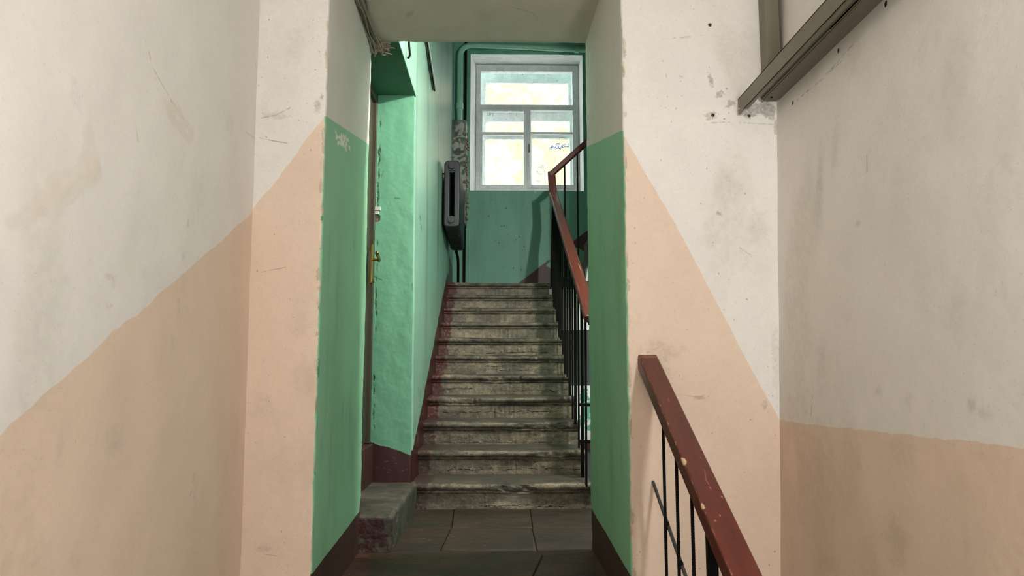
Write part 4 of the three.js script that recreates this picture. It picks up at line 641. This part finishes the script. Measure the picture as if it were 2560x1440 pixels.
  part('dark_scribble', ink([[[870, 1180], [880, 1195], [876, 1182], [890, 1192], [900, 1183], [912, 1190], [930, 1180], [958, 1177]], [[886, 1208], [896, 1203], [905, 1212], [916, 1200], [926, 1208], [940, 1200], [955, 1208]], [[870, 1195], [878, 1176]], [[880, 1135], [888, 1150], [898, 1138], [908, 1150], [916, 1140]], [[916, 1125], [930, 1138], [948, 1128]], [[862, 1270], [872, 1262], [880, 1278], [892, 1266], [905, 1290]], [[856, 1010], [864, 1040], [872, 1015]], [[1040, 1050], [1032, 1100], [1010, 1130]], [[905, 1030], [912, 1045]]], 0.0012), new THREE.MeshStandardMaterial({ color: col(60, 56, 60), roughness: 0.6 }), cr, 'dark pen scribbles');
  part('faint_scribble', ink([[[1070, 900], [1080, 880], [1110, 878], [1140, 890], [1130, 912], [1095, 918], [1075, 908]], [[1095, 890], [1105, 905], [1120, 888]]], 0.0014), new THREE.MeshStandardMaterial({ color: col(150, 140, 130), roughness: 0.6 }), cr);
  // dark drips of grime under the top edges
  const drip = (xs, y, L, d) => merge(xs.map((x, i) => { const q = P(1100 + x / 3.6, 100 + y / 3.6, d); const h = L * (0.4 + 0.6 * Math.abs(Math.sin(i * 2.1 + x))); return box(q.x - 0.002, q.x + 0.002, q.y - h, q.y, -d - 0.001, -d + 0.001); }));
  part('grime', merge([drip([425, 434, 446, 455, 466, 478, 622, 690, 640], 655, 0.045, F + 0.004), drip([500, 745, 970], 305, 0.02, F + 0.004)]), mIron, w);
}
// the courtyard wall outside
{
  const sk = new Skin(-5, 7, 0, 7.4, 60);
  sk.fill((u, v) => { const a = fbm(u * 1.2 + 3, v * 1.2, 5), b = fbm(u * 3, v * 2.4 + 8, 5), k = 1 + 0.2 * fbm(u * 12, v * 12, 4); const c = mix3(mix3(C(156, 146, 120), C(154, 149, 142), sst(-0.1, 0.25, a)), C(144, 144, 150), 0.7 * sst(0.05, 0.3, b)); return [c[0] * k, c[1] * k, c[2] * k, fbm(u * 10, v * 10, 3) * 0.006]; });
  struct('wall_exterior', sheet((a, b) => [lerp(-5, 7, a), lerp(0, 7.4, b), -12.2 + 0.02 * fbm(a * 8, b * 8, 3)], 30, 30, [0, 0, -0.4]), sk.material({ roughness: 0.9 }));
  struct('wall_facade', merge([box(-3, 5, 5.65, 9.5, -8.75, -8.2), box(-3, -1.15, 0, 5.65, -8.75, -8.6), box(2.1, 5, 0, 5.65, -8.75, -8.6)]), mWall);
  struct('ground', box(-8, 9, -0.3, -0.05, -16, -8.7), new THREE.MeshStandardMaterial({ color: col(140, 138, 132), roughness: 0.9 }));
}
// ---------------------------------------------------------------- trunking, cables
{
  const t = thing('cable_trunking', 'grey metal cable trunking along the right wall with its cover hanging open', 'cable trunking');
  const z0 = -2.375, z1 = -0.3, xw = 0.983, xi = 0.912, yb = 1.735, yt = 1.815;
  part('channel', merge([box(xi, xw, yb, yb + 0.003, z0, z1), box(xw - 0.003, xw, yb, yt, z0, z1), box(xi, xw, yt - 0.003, yt, z0, z1), box(xi, xi + 0.003, yb, yb + 0.014, z0, z1), box(xi, xi + 0.003, yt - 0.012, yt, z0, z1), box(xi + 0.012, xi + 0.016, yb, yb + 0.010, z0, z1), box(xi + 0.003, xw - 0.003, yb + 0.003, yb + 0.04, z0, z0 + 0.003)]), mGrey, t);
  part('shade_lining', merge([box(xw - 0.006, xw - 0.003, yb + 0.003, yt - 0.003, z0 + 0.004, z1), box(xi + 0.003, xw - 0.003, yt - 0.006, yt - 0.003, z0 + 0.004, z1)]), mIron, t, 'dark sheets added for the shade inside the trunking');  // black sheets stand in for the shade inside the open channel
  for (const [dx, dy] of [[-0.0015, 0.009], [0.010, -0.0015]]) part('ridge', new THREE.CylinderGeometry(0.0028, 0.0028, z1 - z0, 8).rotateX(Math.PI / 2).translate(xi + dx, yb + dy, (z0 + z1) / 2), mGrey, t);
  const cv = part('cover', merge([box(0.834, 0.837, 1.683, 1.740, -2.385, z1), box(0.834, 0.848, 1.683, 1.686, -2.33, z1), box(0.834, 0.848, 1.737, 1.740, -2.385, z1)]), mGrey, t);
  for (const d of [1.3, 0.6]) part('bracket', box(0.836, xi + 0.01, 1.738, 1.742, -d - 0.01, -d + 0.01), mGrey, t);
  part('screw', new THREE.CylinderGeometry(0.004, 0.004, 0.003, 10).rotateZ(Math.PI / 2).translate(0.833, 1.70, -2.372), grainMat(C(170, 166, 156), 51), t);
  part('screw', new THREE.CylinderGeometry(0.004, 0.004, 0.004, 10).translate(0.94, yb - 0.001, -2.35), mIron, t);
  const v = thing('cable_trunking', 'vertical grey cable duct on the end wall above the hanging cover', 'cable trunking');
  part('channel', box(0.926, 0.966, 1.80, 3.6, -2.405, -2.335, 0.003), mGrey, v); part('lid', box(0.9215, 0.9705, 1.80, 3.6, -2.34, -2.330, 0.002), mGrey, v);
  const cols = [C(168, 140, 112), C(150, 122, 96), C(196, 188, 172), C(120, 100, 82)], lab = ['tan cable lying on the lip of the open trunking', 'brown cable lying behind the tan one in the open trunking', 'short white cable end curled inside the open end of the trunking', 'dark brown cable at the back of the open trunking'];
  const paths = [[[0.914, 1.757, -2.33], [0.911, 1.756, -2.1], [0.909, 1.754, -1.7], [0.910, 1.755, -1.2], [0.914, 1.756, -0.5]], [[0.932, 1.755, -2.32], [0.930, 1.764, -2.0], [0.932, 1.758, -1.5], [0.931, 1.757, -0.5]], [[0.925, 1.75, -2.36], [0.930, 1.772, -2.345], [0.926, 1.77, -2.32], [0.934, 1.758, -2.30]], [[0.95, 1.752, -2.3], [0.945, 1.758, -1.9], [0.95, 1.752, -0.5]]];
  paths.forEach((q, i) => single('cable', tube(q, i === 2 ? 0.007 : 0.0055, 40, 8), new THREE.MeshStandardMaterial({ color: new THREE.Color().setRGB(...cols[i], THREE.SRGBColorSpace), roughness: 0.6 }), lab[i], 'cable'));
}
{ // cables painted over in the corner under the passage ceiling
  const r = rng(81), N = 13;
  for (let i = 0; i < N; i++) {
    const f = i / (N - 1), x0 = -0.617 + 0.052 * f, y0 = 2.355 - 0.012 * (1 - f) - (i % 4) * 0.005, pts = [];
    for (let k = 0; k <= 7; k++) { const d = lerp(2.42, 3.17, k / 7); pts.push([x0 + (r() - 0.5) * 0.014 - 0.014 * k / 7, y0 + (r() - 0.5) * 0.008, -d]); }
    const ex = -0.626 + 0.070 * f, drop = 0.012 + r() * 0.035; let q = [ex, y0 - drop, -3.262];
    pts.push([lerp(x0 - 0.014, ex, 0.6), y0 - drop * 0.4, -3.225], q);
    for (let k = 0; k < 3; k++) { q = [q[0] + (r() - 0.35) * 0.026, clamp(q[1] + (r() - 0.5) * 0.03, 2.295, 2.35), clamp(q[2] - (r() - 0.35) * 0.018, -3.30, -3.24)]; pts.push(q); }
    single('cable', tube(pts, 0.0026 + r() * 0.0018, 70, 7), mCable, 'thin cable painted over in the bundle under the passage ceiling', 'cable', 'painted cables in the passage corner');
  }
  const cl = []; for (let i = 0; i < 20; i++) { const a = new THREE.Vector3(-0.615 + r() * 0.075, 2.315 + r() * 0.04, -3.27 + r() * 0.02); cl.push(tube([a, a.clone().add(new THREE.Vector3((r() - 0.5) * 0.04, -0.012 * r(), (r() - 0.5) * 0.02)), a.clone().add(new THREE.Vector3((r() - 0.3) * 0.06, (r() - 0.6) * 0.03, (r() - 0.5) * 0.03))], 0.003, 10, 6)); }
  const blob = new THREE.IcosahedronGeometry(0.022, 4).scale(1.6, 0.7, 0.7); { const p = blob.attributes.position; for (let i = 0; i < p.count; i++) { const k = 1 + 0.5 * fbm(p.getX(i) * 40, p.getY(i) * 40 + p.getZ(i) * 30, 3); p.setXYZ(i, p.getX(i) * k, p.getY(i) * k, p.getZ(i) * k); } blob.computeVertexNormals(); blob.translate(-0.562, 2.352, -3.275); }
  single('cable_tangle', merge([...cl, blob]), mCable, 'frayed knot of painted wire ends and plaster at the far end of the cable bundle', 'cable tangle');
}
{ // thin ducts and a hanging wire on the stair wall
  const a = PX(1065, 110, -0.514), b = PX(1083, 222, -0.514);
  const g = thing('cable_duct', 'thin grey cable duct high on the green stair wall', 'cable duct'); const e = a.clone().add(a.clone().sub(b).multiplyScalar(1.2));
  const off = (p, dy, dx) => p.clone().add(new THREE.Vector3(dx, dy, 0));
  part('strip', bar(off(e, 0, 0.006), off(b, 0, 0.006), 0.022, 0.030, 0.003), grainMat(C(84, 92, 84), 91, { roughness: 0.5 }), g);
  part('strip', bar(off(e, 0.02, 0.010), off(b, 0.02, 0.010), 0.018, 0.014, 0.003), grainMat(C(206, 214, 206), 93, { roughness: 0.3 }), g, 'pale strip along the duct');
  part('wire', tube([off(e, -0.02, 0.012), off(a, -0.022, 0.012), off(b, -0.02, 0.012)], 0.004, 20, 6), mIron, g);
  const c = PX(1016, 108, -0.512), f = PX(1018, 146, -0.512);
  single('wire', tube([c.clone().add(new THREE.Vector3(0.012, 0.1, 0)), c.clone().add(new THREE.Vector3(0.014, 0, 0)), f.clone().add(new THREE.Vector3(0.012, 0.01, 0)), f.clone().add(new THREE.Vector3(0.002, 0, 0))], 0.006, 16, 7), mIron, 'short dark wire end hanging on the wall above the door recess', 'wire');
}
// ---------------------------------------------------------------- lamps (outside the picture; their light is in it; the tube lamp is added)
function lamp({ at, cd, color, glow }, label, mount, r = 0.11) {
  const g = thing('wall_lamp', label, 'lamp', at), c = new THREE.Color().setRGB(...color);
  const bulb = part('bulb', new THREE.SphereGeometry(r, 28, 20), new THREE.MeshStandardMaterial({ color: 0xffffff, emissive: c, emissiveIntensity: glow, roughness: 0.4 }), g); bulb.castShadow = false;
  mount(g);
  const l = new THREE.PointLight(c, cd, 0, 2); l.castShadow = true; l.shadow.radius = r * 45; l.shadow.mapSize.set(2048, 2048); l.shadow.bias = -0.001; g.add(l);
}
lamp(NEAR_LAMP, 'round opal lamp on the right wall above the camera', (g) => { part('base', new THREE.CylinderGeometry(0.05, 0.05, 0.10, 20).rotateZ(Math.PI / 2).translate(0.15, 0, 0), mGrey, g); part('arm', new THREE.CylinderGeometry(0.012, 0.012, 0.1, 12).rotateZ(Math.PI / 2).translate(0.2, 0, 0), mGrey, g); });
{ // long tube fitting added behind the camera as soft fill light
  RectAreaLightUniformsLib.init();
  const { at, size, nits, color, glow } = REAR_FILL_LAMP, g = thing('fill_tube_lamp', 'long white tube lamp added behind the camera as soft fill light', 'lamp', at), c = new THREE.Color().setRGB(...color);
  part('diffuser', new RoundedBoxGeometry(size[0], size[1], 0.06, 3, 0.02), new THREE.MeshStandardMaterial({ color: 0xffffff, emissive: c, emissiveIntensity: glow, roughness: 0.5 }), g);
  part('tray', new THREE.BoxGeometry(size[0] + 0.06, size[1] + 0.04, 0.05).translate(0, 0, 0.055), mGrey, g);
  part('bracket', new THREE.BoxGeometry(0.06, 0.06, 0.90).translate(0, 0, 0.52), mGrey, g);
  const l = new THREE.RectAreaLight(c, nits, size[0], size[1]); l.position.set(0, 0, -0.045); g.add(l);
}
lamp(HALL_LAMP, 'small bare bulb on the wall over the passage, inside the stair hall', (g) => { part('socket', new THREE.CylinderGeometry(0.018, 0.022, 0.06, 20).translate(0, 0.06, 0), mGrey, g); part('bracket', new THREE.CylinderGeometry(0.008, 0.008, 0.20, 10).translate(0, 0.18, 0), mGrey, g); }, 0.032);

renderer.render(scene, camera);
